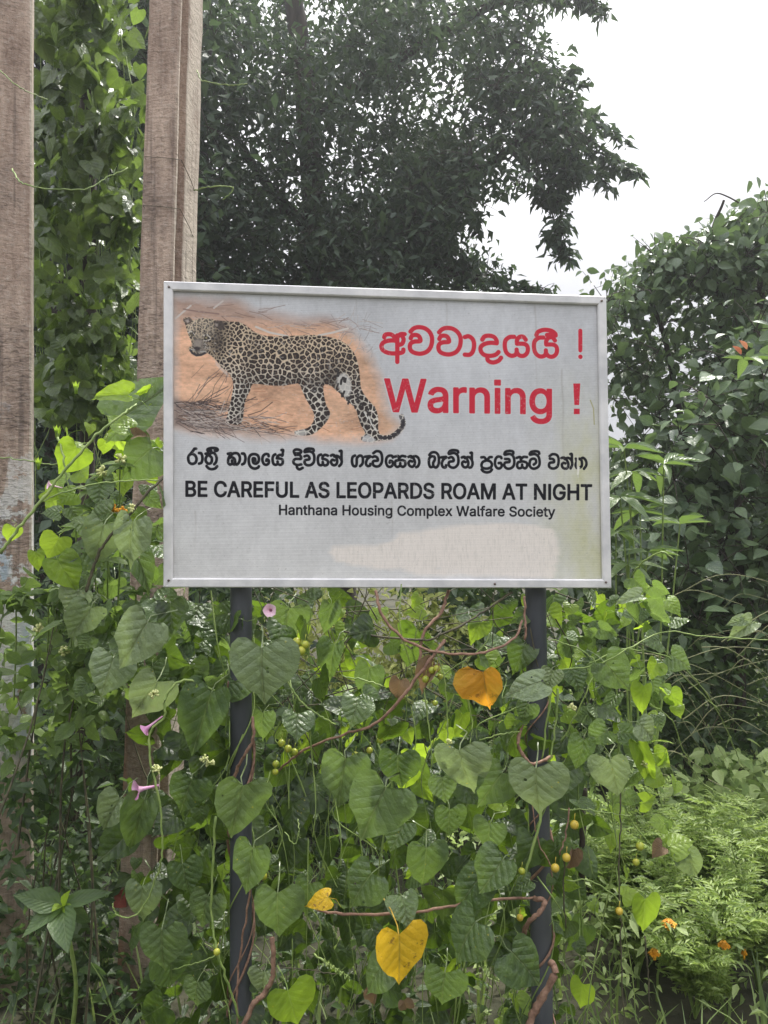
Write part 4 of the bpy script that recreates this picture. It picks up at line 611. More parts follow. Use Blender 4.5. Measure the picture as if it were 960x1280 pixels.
def print_mat():
    m, nt = newmat('printed_panel'); h = N(nt)
    ti = h.n('ShaderNodeTexImage'); ti.image = img; ti.interpolation = 'Cubic'
    uv = h.n('ShaderNodeTexCoord').outputs['UV']; h.set(ti.inputs[0], uv)
    wv = h.n('ShaderNodeTexWave', Scale=70.0, Distortion=.4); wv.bands_direction = 'Y'; h.set(wv.inputs['Vector'], uv)
    nz = h.noise(uv, 30, 4)
    p = h.n('ShaderNodeBsdfPrincipled', Roughness=.6); h.set(p.inputs['Base Color'], ti.outputs[0])
    p.inputs['Specular IOR Level'].default_value = .12
    bp = h.n('ShaderNodeBump', Strength=.12, Distance=.002); h.set(bp.inputs['Height'], h.m('ADD', wv.outputs['Fac'], nz)); h.set(p.inputs['Normal'], bp.outputs[0])
    o = h.n('ShaderNodeOutputMaterial'); h.set(o.inputs[0], p.outputs[0]); return m
FW = .0245
# panel: slightly bowed sheet, 12 x 8 cells
pv, pf, puv = [], [], []
a, b = 24, 16
for j in range(b+1):
    for i in range(a+1):
        u = .006+(SW-.012)*i/a; v = -.006-(SH-.012)*j/b
        pv.append(S(u, v, -.003+.0025*math.sin(u*5)*math.sin(v*6))); puv.append((u/SW, 1+v/SH))
for j in range(b):
    for i in range(a): pf.append((j*(a+1)+i, (j+1)*(a+1)+i, (j+1)*(a+1)+i+1, j*(a+1)+i+1))
obj('printed_panel', pv, pf, print_mat(), sign, uvs=puv, label='grey printed panel with leopard photograph and warning lettering')
bm_ = MB(); bm_.add([S(u, v, w) for w in (-.012, -.009) for u, v in ((.01,-.01),(SW-.01,-.01),(SW-.01,-SH+.01),(.01,-SH+.01))], [(0,1,2,3),(7,6,5,4),(0,4,5,1),(1,5,6,2),(2,6,7,3),(3,7,4,0)])
bm_.build('backing_sheet', M['alu_back'], sign, smooth=False)
# four mitred frame rails with a lip
c4 = [(0, 0), (SW, 0), (SW, -SH), (0, -SH)]; ins = [(1, -1), (-1, -1), (-1, 1), (1, 1)]
prof = [(0, -.026), (0, .004), (.0022, .006), (FW-.004, .006), (FW-.0015, .0045), (FW, .0015), (FW, -.0015), (.012, -.0035), (.012, -.026)]
for k in range(4):
    k2 = (k+1) % 4; v = []
    for (cx, cy), (ix, iy) in ((c4[k], ins[k]), (c4[k2], ins[k2])):
        gap = .0004
        for d, w_ in prof:
            tx = (c4[k2][0]-c4[k][0]); ty = (c4[k2][1]-c4[k][1]); L = math.hypot(tx, ty); sgn = 1 if (cx, cy) == c4[k] else -1
            v.append(S(cx+ix*d+sgn*gap*tx/L, cy+iy*d+sgn*gap*ty/L, w_))
    n = len(prof); f = [(i, i+1, n+i+1, n+i) for i in range(n-1)]+[(n-1, 0, n, 2*n-1), tuple(range(n)), tuple(range(2*n-1, n-1, -1))]
    obj('frame_rail', v, f, M['alu'], sign, smooth=False)
M['screw'] = plain('screw', (.12, .10, .09), (.25, .2, .17), 40, .5, .2, metal=.6)
for u, v in ((.014, -.016), (SW-.016, -SH+.016), (.014, -SH+.018), (SW*.73, -SH+.011), (SW-.014, -.014)):
    q = MB(); q.tube([S(u, v, .0058), S(u, v, .0085)], .0032, n=8); q.build('screw', M['screw'], sign)
# posts with flange band and grey wear
M['post'] = plain('post', (.035, .040, .048), (.085, .09, .10), 5, .5, .15, (1, 1, .3), 0)
def post(px_top, px_bot, r, lbl):
    w_ = -.026-r-.004
    top = at(px_top, 500, 2.06); a_ = at(px_top, 740, 2.1); b_ = at(px_bot, 1280, 2.1)
    # solve on the plane behind the sign
    def onpl(px, py):
        d = (at(px, py, 1)-CAMP).normalized(); Pp = S(0, 0, w_); t = (Pp-CAMP).dot(N3)/d.dot(N3); return CAMP+d*t
    p0 = onpl(px_top, 742); p1 = onpl(px_bot, 1280); dr = (p1-p0).normalized()
    topp = p0-dr*.72; low = p1+dr*((p1.z+.3)/abs(dr.z))
    q = MB(); L = (low-topp).length; k = 26
    q.tube([topp+dr*L*i/k for i in range(k+1)], r, r, n=20)
    P_ = q.build('post', M['post'], sign, label=lbl); return topp, dr, p0
pA = post(301.5, 301, .029, 'left dark blue-grey round post'); pB = post(669.5, 678, .029, 'right dark blue-grey round post')
for topp, dr, p0 in (pA, pB):
    for s_ in (.12, .62):
        c = topp+dr*s_; q = MB()
        q.add([c+U3*x+V3*y+N3*z for x, y, z in [(-.06,-.014,.031),(.06,-.014,.031),(.06,.014,.031),(-.06,.014,.031),(-.06,-.014,.034),(.06,-.014,.034),(.06,.014,.034),(-.06,.014,.034)]], [(3,2,1,0),(4,5,6,7),(0,1,5,4),(1,2,6,5),(2,3,7,6),(3,0,4,7)])
        q.build('bracket', M['alu_back'], sign, smooth=False)

# ---------------------------------------------------------------- concrete poles
def polemat(name, paint):
    m, nt = newmat(name); h = N(nt)
    ob = h.n('ShaderNodeTexCoord').outputs['Object']
    st = h.noise(h.mapping(ob, (5, 5, 1.1)), 3, 8, .68); sc = h.noise(h.mapping(ob, (5, 5, 16), (.5, .35, 0)), 5, 5, .7); bl = h.noise(ob, 2.2, 5, .6); fi = h.noise(ob, 60, 5, .7)
    c = h.mix(h.ramp(st, .32, .68), (.27, .185, .14), (.64, .49, .39))
    c = h.mix(h.m('MULTIPLY', h.ramp(bl, .48, .66), .7), c, (.17, .135, .115))
    c = h.mix(h.m('MULTIPLY', h.ramp(sc, .60, .72), .5), c, (.46, .38, .32))
    c = h.mix(h.m('MULTIPLY', h.ramp(fi, .5, .75), .5), c, (.60, .53, .47))
    c = h.mix(h.m('MULTIPLY', h.ramp(fi, .45, .3), .5), c, (.12, .10, .09))
    gn = h.n('ShaderNodeSeparateXYZ'); h.set(gn.inputs[0], h.n('ShaderNodeTexCoord').outputs['Normal']); c = h.mix(h.m('MULTIPLY', h.ramp(gn.outputs[0], .5, .9), h.m('MULTIPLY', h.ramp(st, .3, .5), .6)), c, (.58, .53, .44))  # right-facing sides painted paler, sky light put into the colour
    spx = h.n('ShaderNodeSeparateXYZ'); h.set(spx.inputs[0], ob)
    mo = h.m('MULTIPLY', h.ramp(h.n('ShaderNodeSeparateXYZ', **{'Vector': ob}).outputs[2], 1.3, .2), h.ramp(h.noise(ob, 5, 6, .7), .42, .6)); c = h.mix(h.m('MULTIPLY', mo, .6), c, (.09, .10, .06))
    drk = h.ramp(h.noise(h.mapping(ob, (14, 14, .5)), 3, 4), .56, .66); c = h.mix(h.m('MULTIPLY', drk, .5), c, (.14, .11, .095))
    # reddish formwork edge on the left arris, rough patches
    red = h.m('MULTIPLY', h.ramp(spx.outputs[0], -.035, -.052), h.ramp(h.noise(h.mapping(ob, (3, 3, 1)), 2.5, 4), .40, .55))
    c = h.mix(h.m('MULTIPLY', red, .65), c, (.42, .19, .12))
    vc = h.noise(h.mapping(ob, (1, 1, 7)), 12, 3, .6)
    crack = h.m('SUBTRACT', 1.0, h.ramp(h.m('ABSOLUTE', h.m('SUBTRACT', vc, .5)), 0, .012)); crack = h.m('MULTIPLY', crack, h.ramp(bl, .52, .6))
    c = h.mix(h.m('MULTIPLY', crack, .7), c, (.05, .04, .035))
    if paint:
        z = spx.outputs[2]; zone = h.m('MULTIPLY', h.ramp(z, .75, .9), h.ramp(z, paint+.25, paint-.25))
        pn = h.noise(ob, 7, 7, .68); pt = h.m('MULTIPLY', zone, h.ramp(h.m('ADD', pn, h.m('MULTIPLY', h.ramp(z, 1.85, 1.2), .12)), .50, .53))
        pt = h.m('MULTIPLY', pt, h.ramp(h.m('ADD', z, h.m('MULTIPLY', h.noise(h.mapping(ob, (1, 1, .35)), 11, 5), 3.2)), paint+1.62, paint+1.5))
        pc = h.mix(h.ramp(h.noise(h.mapping(ob, (1, 1, .4)), 6, 5), .5, .6), (.72, .71, .68), (.38, .47, .55)); c = h.mix(h.m('MULTIPLY', pt, .92), c, pc)
    p = h.n('ShaderNodeBsdfPrincipled', Roughness=.88); h.set(p.inputs['Base Color'], c); p.inputs['Specular IOR Level'].default_value = .25
    hh = h.m('ADD', h.m('ADD', h.m('MULTIPLY', st, .6), h.m('MULTIPLY', fi, .5)), h.m('ADD', h.m('MULTIPLY', sc, .6), h.m('MULTIPLY', crack, -1.2)))
    bp = h.n('ShaderNodeBump', Strength=1.0, Distance=.018); h.set(bp.inputs['Height'], hh); h.set(p.inputs['Normal'], bp.outputs[0])
    o = h.n('ShaderNodeOutputMaterial'); h.set(o.inputs[0], p.outputs[0]); return m
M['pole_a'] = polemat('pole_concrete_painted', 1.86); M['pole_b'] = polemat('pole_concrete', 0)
def pole(name, base, lean, plan, yaw, H, t0, t1, mat, label):
    """plan: outline (x, y) at the base; tapers to t1 at the top"""
    rt = root(name, base, label, 'pole'); cy, sy = math.cos(yaw), math.sin(yaw); K_ = 60; v = []; n = len(plan); rr_ = random.Random(3)
    for k in range(K_+1):
        z = -.3+H*k/K_; s = t0+(t1-t0)*k/K_
        for i, (x, y) in enumerate(plan):
            j = .0012*rr_.uniform(-1, 1); X_, Y_ = x*s+j, y*s+j
            v.append((X_*cy-Y_*sy+lean[0]*z, X_*sy+Y_*cy+lean[1]*z, z))
    f = [(k*n+i, k*n+(i+1) % n, (k+1)*n+(i+1) % n, (k+1)*n+i) for k in range(K_) for i in range(n)]+[tuple((K_)*n+i for i in range(n))]
    o = bpy.data.objects.new('shaft', raw('shaft', v, f, mat, smooth=False)); COL.objects.link(o); o.parent = rt
    return rt
# right-hand pole: two flanges with a recessed web between, seen obliquely
ch = .006
planB = [(-.055+ch,-.10),(.055-ch,-.10),(.055,-.10+ch),(.055,-.084),(.050,-.080),(.008,-.072),(.008,-.034),(.053,-.024),(.055,-.020),(.055,.10-ch),(.055-ch,.10),(-.055+ch,.10),(-.055,.10-ch),(-.055,.034),(-.015,.02),(-.015,-.06),(-.055,-.075),(-.055,-.10+ch)]
D2 = 2.72
baseB = at(176, 1262, D2); baseB.z = 0
topB = at(206, 0, D2); lx = (at(201, 0, D2).x-baseB.x)/(topB.z)
def pole_line(P1, P2, yf, cx_, t0, t1, H):
    """base x and lean so that the corner cx_ of the plan passes through two photo points at depth yf"""
    a1, a2 = at(*P1, yf), at(*P2, yf); s = [t0+(t1-t0)*(p.z+.3)/H for p in (a1, a2)]; c1, c2 = a1.x-cx_*s[0], a2.x-cx_*s[1]
    m_ = (c2-c1)/(a2.z-a1.z); return c1-m_*a1.z, m_
YB = 2.70; bx_, lx = pole_line((168, 470), (178, 0), YB-.1, -.068, 1.16, 1.0, 5.2); lx /= .95; baseB.x = bx_; baseB.y = YB-.05
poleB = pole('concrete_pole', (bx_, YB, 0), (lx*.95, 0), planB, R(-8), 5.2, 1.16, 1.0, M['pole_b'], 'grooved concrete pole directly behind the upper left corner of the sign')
baseA = at(8, 1255, 2.6); baseA.z = 0
planA = [(-.09+ch,-.09),(.09-ch,-.09),(.09,-.09+ch),(.09,.09-ch),(.09-ch,.09),(-.09+ch,.09),(-.09,.09-ch),(-.09,-.09+ch)]
ax_, la_ = pole_line((42, 720), (31, 0), 2.60, .117, 1.10, .92, 5.2)
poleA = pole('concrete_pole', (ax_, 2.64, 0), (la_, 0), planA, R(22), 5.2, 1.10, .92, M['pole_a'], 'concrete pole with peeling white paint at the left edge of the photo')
# red band painted low on the grooved pole, thin wires tied round it
M['red_paint'] = plain('red_paint', (.22, .05, .04), (.32, .09, .07), 30, .8, .3)
def onpole(px, py, push=.004): p = at(px, py, D2-.105); return p
q = MB(); y_ = YB-.1*1.16-.012
def pp_(px, py):
    d = at(px, py, 1)-CAMP; return CAMP+d*((y_-CAMP.y)/d.y)
ringp = [(142,1112),(150,1113),(157,1111),(157,1122),(158,1134),(149,1135),(141,1134),(143,1124)]
v = [pp_(*p) for p in ringp]; v2 = [p+Vector((0, .003, 0)) for p in v]; n = len(v)
q.add(v+v2, [tuple(range(n-1, -1, -1))]+[(i, (i+1) % n, n+(i+1) % n, n+i) for i in range(n)]); q.build('paint_mark', M['red_paint'], poleB, label='dull red painted mark low on the pole', smooth=False)
for py1, py2 in ((212, 232), (272, 286)):
    ring = []
    for i, (x, y, dz) in enumerate([(-.061,-.112,0),(0,-.114,-.004),(.062,-.112,-.012),(.066,0,-.03),(.062,.112,-.05),(0,.114,-.05),(-.061,.112,-.03),(-.066,0,-.01),(-.061,-.112,0)]):
        zz = at(205, py1, D2).z; s_ = 1.02
        ring.append(Vector((poleB.location.x+lx*.95*zz+x*s_, poleB.location.y+y*s_, zz+dz)))
    q = MB(); q.tube(ring, .0011, n=5); q.build('tie_wire', M['dark_stem'], poleB)
# ---------------------------------------------------------------- leaf templates (unit length along +Y, unit width, +Z is the upper face)
def t_heart(seed, fold=.16, droop=.22, petiole=True, rings=(.38, .72, 1.0), wav=1.0, notch=1.0):
    g = random.Random(seed)
    out = [(0,1.05),(.035,.95),(.12,.84),(.25,.70),(.38,.53),(.47,.33),(.5,.12),(.475,-.06),(.38,-.17*notch),(.25,-.175*notch),(.11,-.09*notch)]
    V, UV, F = [], [], []
    def zf(x, y, s, i):
        ax = abs(x)
        return fold*ax-droop*max(y, 0)**2-.16*ax*ax*1.5-.10*max(-y, 0)+wav*.022*math.cos(i*math.pi)*(s if s < 1 else .5)+wav*.03*math.sin(y*7+seed*2+(2 if x > 0 else 0))*ax*2
    V.append((0, 0, 0)); UV.append((.5, 0)); col = {}
    sk = g.uniform(-.13, .13)
    for side in (1, -1):
        for i, (x, y) in enumerate(out):
            for k, s in enumerate(rings):
                if i == 0 and side == -1: col[(side, i, k)] = col[(1, 0, k)]; continue
                xx, yy = side*x*s*(1+side*sk), y*s
                col[(side, i, k)] = len(V); jig = g.uniform(-.028, .028)*s*s
                V.append((xx*(1+jig)+sk*yy*.7*max(yy, 0), yy+jig, zf(xx, yy, s, i))); UV.append((.5+xx, max(yy, -.2)))
        for i in range(len(out)-1):
            q = (0, col[(side, i, 0)], col[(side, i+1, 0)]); F.append(q if side == -1 else q[::-1])
            for k in range(len(rings)-1):
                q = (col[(side, i, k)], col[(side, i, k+1)], col[(side, i+1, k+1)], col[(side, i+1, k)]); F.append(q if side == -1 else q[::-1])
    if petiole:
        n0 = len(V); P = [(0, .02, -.012), (g.uniform(-.05, .05), -.12, -.10), (g.uniform(-.12, .12), -.26, -.34), (g.uniform(-.2, .2), -.35, -.62)]
        for p in P:
            for k in range(3):
                a = k*2*math.pi/3; V.append((p[0]+.016*math.cos(a), p[1]+.008*math.sin(a), p[2]+.016*math.sin(a))); UV.append((.5, .02))
        for i in range(3):
            for k in range(3): F.append((n0+i*3+k, n0+i*3+(k+1) % 3, n0+(i+1)*3+(k+1) % 3, n0+(i+1)*3+k))
    return V, F, UV
def t_ovate(fold=.2, droop=.2, wide=1.0, base=.12, n=5):
    V, F, UV = [(0, 0, 0)], [], [(.5, 0)]
    rows = {5: [(.18,.36),(.42,.5),(.68,.36),(.86,.16)], 3: [(.35,.5),(.7,.34)], 2: [(.42,.5)]}[n]
    prev = (0, 0, 0)
    for y, w in rows:
        i = len(V); z = -droop*y*y
        V += [(-w*wide, y, z+fold*w), (0, y, z), (w*wide, y, z+fold*w)]; UV += [(.5-w, y), (.5, y), (.5+w, y)]
        if prev == (0, 0, 0): F += [(0, i+1, i), (0, i+2, i+1)]
        else: F += [(prev[0], prev[1], i+1, i), (prev[1], prev[2], i+2, i+1)]
        prev = (i, i+1, i+2)
    i = len(V); V.append((0, 1, -droop)); UV.append((.5, 1)); F += [(prev[0], prev[1], i), (prev[1], prev[2], i)]
    return V, F, UV
def t_blade():
    V, F, UV = [], [], []
    for y, w, z in ((0, .5, 0), (.35, .45, .02), (.7, .3, -.06)): V += [(-w, y, z), (w, y, z)]; UV += [(.3, y), (.7, y)]
    V.append((0, 1, -.2)); UV.append((.5, 1)); F = [(0, 1, 3, 2), (2, 3, 5, 4), (4, 5, 6)]; return V, F, UV
def t_curl():   # half folded or crumpled heart
    V, F, UV = t_heart(77, fold=1.1, droop=.5, petiole=False, wav=2.5); return V, F, UV
T = {'heart': [t_heart(1), t_heart(2, .28, .15), t_heart(3, .08, .34), t_heart(4, .2, .1, wav=1.6), t_heart(5, -.05, .3, wav=1.3), t_heart(6, .42, .3, wav=1.6), t_heart(11, .1, .45, wav=2.2), t_heart(12, .55, .1, wav=1.5), t_heart(13, -.12, .2, wav=2.4), t_heart(14, .25, .5, wav=1.2)],
     'h2': [t_heart(8, .2, .2, False, (.55, 1.0)), t_heart(9, -.05, .35, False, (.55, 1.0)), t_heart(10, .35, .15, False, (.55, 1.0))],
     'curl': [t_curl(), t_heart(31, .9, .8, False, wav=2)], 'ov': [t_ovate(), t_ovate(.3, .05), t_ovate(.05, .45)], 'ov3': [t_ovate(n=3), t_ovate(.35, .1, n=3)], 'ov2': [t_ovate(n=2, droop=.1), t_ovate(.4, .25, n=2)], 'blade': [t_blade()]}
_lib = {}
def leafmesh(tpl, i, mat):
    k = (tpl, i, mat)
    if k not in _lib:
        V, F, UV = T[tpl][i]; _lib[k] = raw('leaf', V, F, M[mat], UV)
    return _lib[k]
def unit(a): return a/np.maximum(np.linalg.norm(a, axis=-1, keepdims=True), 1e-9)
def leaf_obj(parent, tpl, i, mat, base, tip, nrm, w, L, off, name='leaf', label=None):
    y = Vector(tip).normalized(); z = Vector(nrm); z = (z-y*z.dot(y)).normalized(); x = y.cross(z)
    o = bpy.data.objects.new(name, leafmesh(tpl, i, mat)); COL.objects.link(o); o.parent = parent
    Mx = Matrix(((x.x*w, y.x*L, z.x*L, base[0]-off.x), (x.y*w, y.y*L, z.y*L, base[1]-off.y), (x.z*w, y.z*L, z.z*L, base[2]-off.z), (0, 0, 0, 1)))
    o.matrix_basis = Mx
    if label: o['label'] = label
    return o
def leaf_mass(name, tpl, mat, P, Tp, Nn, W, L, parent):
    """merged leaves, one mesh; tint attribute per leaf"""
    P = np.asarray(P, float); n = len(P)
    if n == 0: return
    Y = unit(np.asarray(Tp, float)); Z = np.asarray(Nn, float); Z = unit(Z-Y*(Z*Y).sum(1, keepdims=True)); X = np.cross(Y, Z)
    off = np.array(origin_of(parent)); vs, fs, us, tn = [], [], [], []; base = 0; which = rng.integers(0, len(T[tpl]), n)
    tint = rng.random(n)
    loops, starts, tot = [], [], []; nl = 0
    for i in range(len(T[tpl])):
        V, F, UV = T[tpl][i]; V = np.array(V); m = np.where(which == i)[0]
        if len(m) == 0: continue
        v = P[m][:, None]+X[m][:, None]*V[None, :, 0:1]*W[m][:, None, None]+Y[m][:, None]*V[None, :, 1:2]*L[m][:, None, None]+Z[m][:, None]*V[None, :, 2:3]*L[m][:, None, None]-off
        vs.append(v.reshape(-1, 3)); us.append(np.tile(np.array(UV), (len(m), 1))); tn.append(np.repeat(tint[m], len(V)))
        fl = np.concatenate([np.array(f) for f in F]); cnt = np.array([len(f) for f in F])
        loops.append((fl[None]+(base+np.arange(len(m))*len(V))[:, None]).ravel())
        st = np.concatenate([[0], np.cumsum(cnt)[:-1]]); starts.append((st[None]+(nl+np.arange(len(m))*cnt.sum())[:, None]).ravel()); tot.append(np.tile(cnt, len(m)))
        base += len(m)*len(V); nl += len(m)*cnt.sum()
    v = np.concatenate(vs); lo = np.concatenate(loops).astype(np.int32); stt = np.concatenate(starts).astype(np.int32); to = np.concatenate(tot).astype(np.int32)
    me = bpy.data.meshes.new(name); me.vertices.add(len(v)); me.vertices.foreach_set('co', v.astype(np.float32).ravel())
    me.loops.add(len(lo)); me.loops.foreach_set('vertex_index', lo); me.polygons.add(len(stt)); me.polygons.foreach_set('loop_start', stt); me.polygons.foreach_set('loop_total', to)
    me.update(calc_edges=True); me.polygons.foreach_set('use_smooth', np.ones(len(stt), bool))
    ul = me.uv_layers.new(name='UVMap'); ul.data.foreach_set('uv', np.concatenate(us).astype(np.float32)[lo].ravel())
    at2 = me.attributes.new('tint', 'FLOAT', 'POINT'); at2.data.foreach_set('value', np.concatenate(tn).astype(np.float32))
    me.materials.append(M[mat]); o = bpy.data.objects.new(name, me); COL.objects.link(o); o.parent = parent; o['kind'] = 'stuff'
    return o
def put_leaves(parent, tpl, mat, P, Tp, Nn, W, L, n_parts=300, mass='foliage', bias=None):
    """the leaves that show largest become parts, the others one stuff part"""
    P = np.asarray(P, float); d = np.linalg.norm(P-np.array(CAMP), axis=1)
    score = W*L/d**2 if bias is None else W*L/d**2*bias
    score = score*np.exp(-(d-d.min())*1.1)
    q = CAM_M.inverted(); R3 = np.array(q)[:3, :3]; c = P@R3.T+np.array(q)[:3, 3]; px = 480-c[:, 0]/c[:, 2]*963; py = 640+c[:, 1]/c[:, 2]*963
    score[(px < 0) | (px > 960) | (py < 0) | (py > 1280)] = 0
    idx = np.argsort(-score); a = [i for i in idx[:n_parts] if score[i] > 0]; keep = np.ones(len(P), bool); keep[a] = False; off = origin_of(parent)
    for i in a: leaf_obj(parent, tpl, int(rng.integers(0, len(T[tpl]))), mat, P[i], Tp[i], Nn[i], float(W[i]), float(L[i]), off)
    return leaf_mass(mass, tpl, mat, P[keep], np.asarray(Tp)[keep], np.asarray(Nn)[keep], W[keep], L[keep], parent)
def pts_in(poly, n, d0, d1, dpow=1.0):
    """random points of a photo polygon, at depths d0..d1"""
    p = np.array(poly, float); x0, y0 = p.min(0); x1, y1 = p.max(0); out = np.zeros((0, 2))
    while len(out) < n:
        c = rng.random((n*2, 2))*[x1-x0, y1-y0]+[x0, y0]; c = c[inside([tuple(a) for a in poly], c[:, 0], c[:, 1])]; out = np.vstack([out, c])
    out = out[:n]; d = d0+(d1-d0)*rng.random(n)**dpow
    return np.array([at(a, b, e) for (a, b), e in zip(out, d)])
CAMR = np.array(CAM_M)[:3, :3]
def orient(n, droop=.5, up=.8, face=.5, sp=.7):
    """random leaf directions: tips outward and down by droop; normals towards up and towards the open side"""
    a = rng.random(n)*2*math.pi; t = np.stack([np.cos(a), np.sin(a), -droop+rng.normal(0, sp*.6, n)], 1)
    nn = np.stack([np.zeros(n), np.full(n, -face), np.full(n, up)], 1)+rng.normal(0, sp, (n, 3)); return unit(t), nn
def clumpy(poly, n_cl, per, d0, d1, spread, dpow=1.0):
    c = pts_in(poly, n_cl, d0, d1, dpow); r = spread*(.5+rng.random(n_cl)*.9)
    g_ = rng.normal(0, 1, (n_cl*per, 3)); g_ = g_/np.linalg.norm(g_, axis=1, keepdims=True)*(rng.random((n_cl*per, 1))**.55)*1.9; P = np.repeat(c, per, 0)+g_*np.repeat(r, per)[:, None]*[1, 1, .8]; return c, P
def twigs(mb, centers, origin, r=.006, every=1, n=3):
    for c in centers[::every]:
        c = Vector(c); o = Vector((c.x+random.gauss(0, .12)+(origin[0]-c.x)*.25, c.y+random.gauss(0, .1)+(origin[1]-c.y)*.2, max(gz(c.x, c.y), c.z-random.uniform(.5, 1.2)))); m_ = o.lerp(c, .5)+Vector((random.uniform(-.1, .1), random.uniform(-.1, .1), random.uniform(0, .15)))*(c-o).length*.6
        mb.tube(smooth_path([o, m_, c], 3), r*1.6, r*.4, n=n, caps=False)
def stem(parent, pts, r0, r1=None, mat='brown_stem', name='stem', wob=.25, n=6, label=None, jit=0):
    q = MB(); P = smooth_path([at(*p) for p in pts], 7)
    if jit: P = [p+np.array([random.gauss(0, jit) for _ in range(3)]) for p in P]
    q.tube(P, r0, r1, n=n, wob=wob); return q.build(name, M[mat], parent, label=label)
def wh(n, a, b, ratio): L = a+(b-a)*rng.random(n); return L*ratio*(.85+.3*rng.random(n)), L

# ---------------------------------------------------------------- background tree
def limbs(mb, segs):
    for pts, r0, r1 in segs: mb.tube(smooth_path([at(*p) for p in pts], 6), r0, r1, n=7, caps=False, wob=.15)
def scatter_tree(name, base_px, label, cat, regions, tpl, mat, Lr, ratio, trunk, group=None, parts=300, droop=.5, up=.8, face=.4, barkm='bark', sprays=()):
    b = at(*base_px); b.z = gz(b.x, b.y); rt = root(name, b, label, cat, group); mb = MB(); limbs(mb, trunk); PP = []; tw = MB()
    for path_, n_l, rad in sprays:
        pth = smooth_path([at(*p) for p in path_], 8); tw.tube(pth, .012, .003, n=4, caps=False); Q = []
        for _ in range(n_l):
            t_ = rng.random()**.75; k_ = int(t_*(len(pth)-1)); c0 = pth[k_]; g0 = rng.normal(0, 1, 3); g0 /= np.linalg.norm(g0); Q.append(c0+g0*rad*(1.25-t_)*rng.random()**.6-np.array([0, 0, rad*.25]))
            if _ % 4 == 0: tw.tube([Vector(c0), Vector(Q[-1])], .003, .0015, n=3, caps=False)
        PP.append(np.array(Q))
    for poly, ncl, per, d0, d1, spr, dp in regions:
        c, P = clumpy(poly, ncl, per, d0, d1, spr, dp); PP.append(P)
        for k, cc in enumerate(c):
            src = P[k*per:(k+1)*per:max(per//5, 1)]
            for s_ in src: tw.tube([Vector(cc), Vector(cc).lerp(Vector(s_), .55)+Vector((0, 0, .01)), Vector(s_)], .004, .0015, n=3, caps=False)
    P = np.concatenate(PP); n = len(P); Tp, Nn = orient(n, droop, up, face); W, L = wh(n, Lr[0], Lr[1], ratio)
    if mb.v: mb.build('trunk', M[barkm], rt)
    if tw.v: tw.build('twigs', M[barkm], rt, kind='stuff')
    put_leaves(rt, tpl, mat, P, Tp, Nn, W, L, parts, 'crown'); return rt
scatter_tree('shade_tree', (420, 800, 8.2), 'large dark small-leaved tree rising behind the sign against the white sky', 'tree',
    [([(150,-60),(560,-60),(610,60),(640,130),(600,200),(565,255),(540,310),(570,355),(560,460),(150,520)], 950, 40, 6.6, 10.2, .20, 1.0),
     ([(230,250),(560,300),(640,360),(640,560),(230,560)], 240, 40, 6.8, 9.5, .22, 1.0),
     ([(560,-60),(690,-60),(670,10),(680,90),(720,150),(700,225),(640,235),(600,120)], 125, 20, 6.6, 8.2, .17, 1.0),
     ([(640,-70),(750,-60),(755,0),(740,14),(700,4),(650,14)], 16, 18, 7.0, 8.0, .10, 1.0),
     ([(670,105),(700,100),(735,145),(760,172),(745,200),(700,222),(660,200)], 44, 20, 6.8, 7.6, .10, 1.0),
     ([(700,192),(745,185),(785,208),(788,218),(740,226),(700,226)], 20, 15, 6.9, 7.5, .06, 1.0),
     ([(660,225),(700,225),(708,260),(703,295),(692,310),(680,295),(672,260)], 22, 16, 6.9, 7.5, .055, 1.0),
     ([(690,290),(700,290),(712,322),(705,328)], 4, 12, 7.0, 7.3, .05, 1.0),
     ([(570,322),(620,335),(660,352),(690,362),(690,400),(570,400)], 30, 22, 6.8, 7.6, .11, 1.0),
     ([(500,200),(590,180),(610,230),(575,265),(545,325),(500,330)], 150, 22, 6.6, 8.4, .18, 1.0)],
    'ov2', 'tree_leaf', (.07, .14), .42,
    [([(420,1000,8.3),(425,700,8.3),(400,400,8.2),(380,100,8.0),(350,-100,8)], .20, .08), ([(410,500,8.2),(520,320,7.9),(620,200,7.5),(700,160,7.3),(780,205,7.2)], .07, .008),
     ([(395,300,8.1),(300,180,8),(250,20,8)], .07, .02), ([(385,150,8),(520,60,7.6),(640,0,7.4),(740,10,7.3)], .06, .008), ([(520,320,7.9),(600,350,7.4),(680,360,7.3)], .03, .006), ([(640,190,7.5),(680,240,7.3),(705,320,7.2)], .02, .004)], droop=.6,
    sprays=[([(640,170,7.4),(720,182,7.2),(770,200,7.1),(803,214,7.0)], 156, .16), ([(660,120,7.4),(715,135,7.2),(755,155,7.1),(788,178,7.0)], 120, .13), ([(690,215,7.3),(700,250,7.2),(703,290,7.1),(714,328,7.0)], 114, .11), ([(560,20,7.5),(650,-5,7.3),(720,-4,7.2),(767,12,7.1)], 156, .14),
            ([(620,40,7.4),(665,62,7.3),(705,88,7.2),(722,80,7.1)], 102, .14), ([(640,90,7.4),(700,95,7.2),(735,105,7.1)], 66, .12), ([(700,175,7.2),(740,215,7.1),(768,236,7.0)], 72, .09), ([(560,345,7.5),(620,345,7.3),(660,358,7.2),(694,364,7.1)], 120, .10), ([(540,240,7.4),(585,262,7.3),(600,290,7.2)], 72, .10), ([(540,300,7.4),(575,320,7.3),(590,335,7.2)], 54, .08), ([(700,-20,7.2),(740,0,7.1),(752,30,7.0)], 36, .07)])
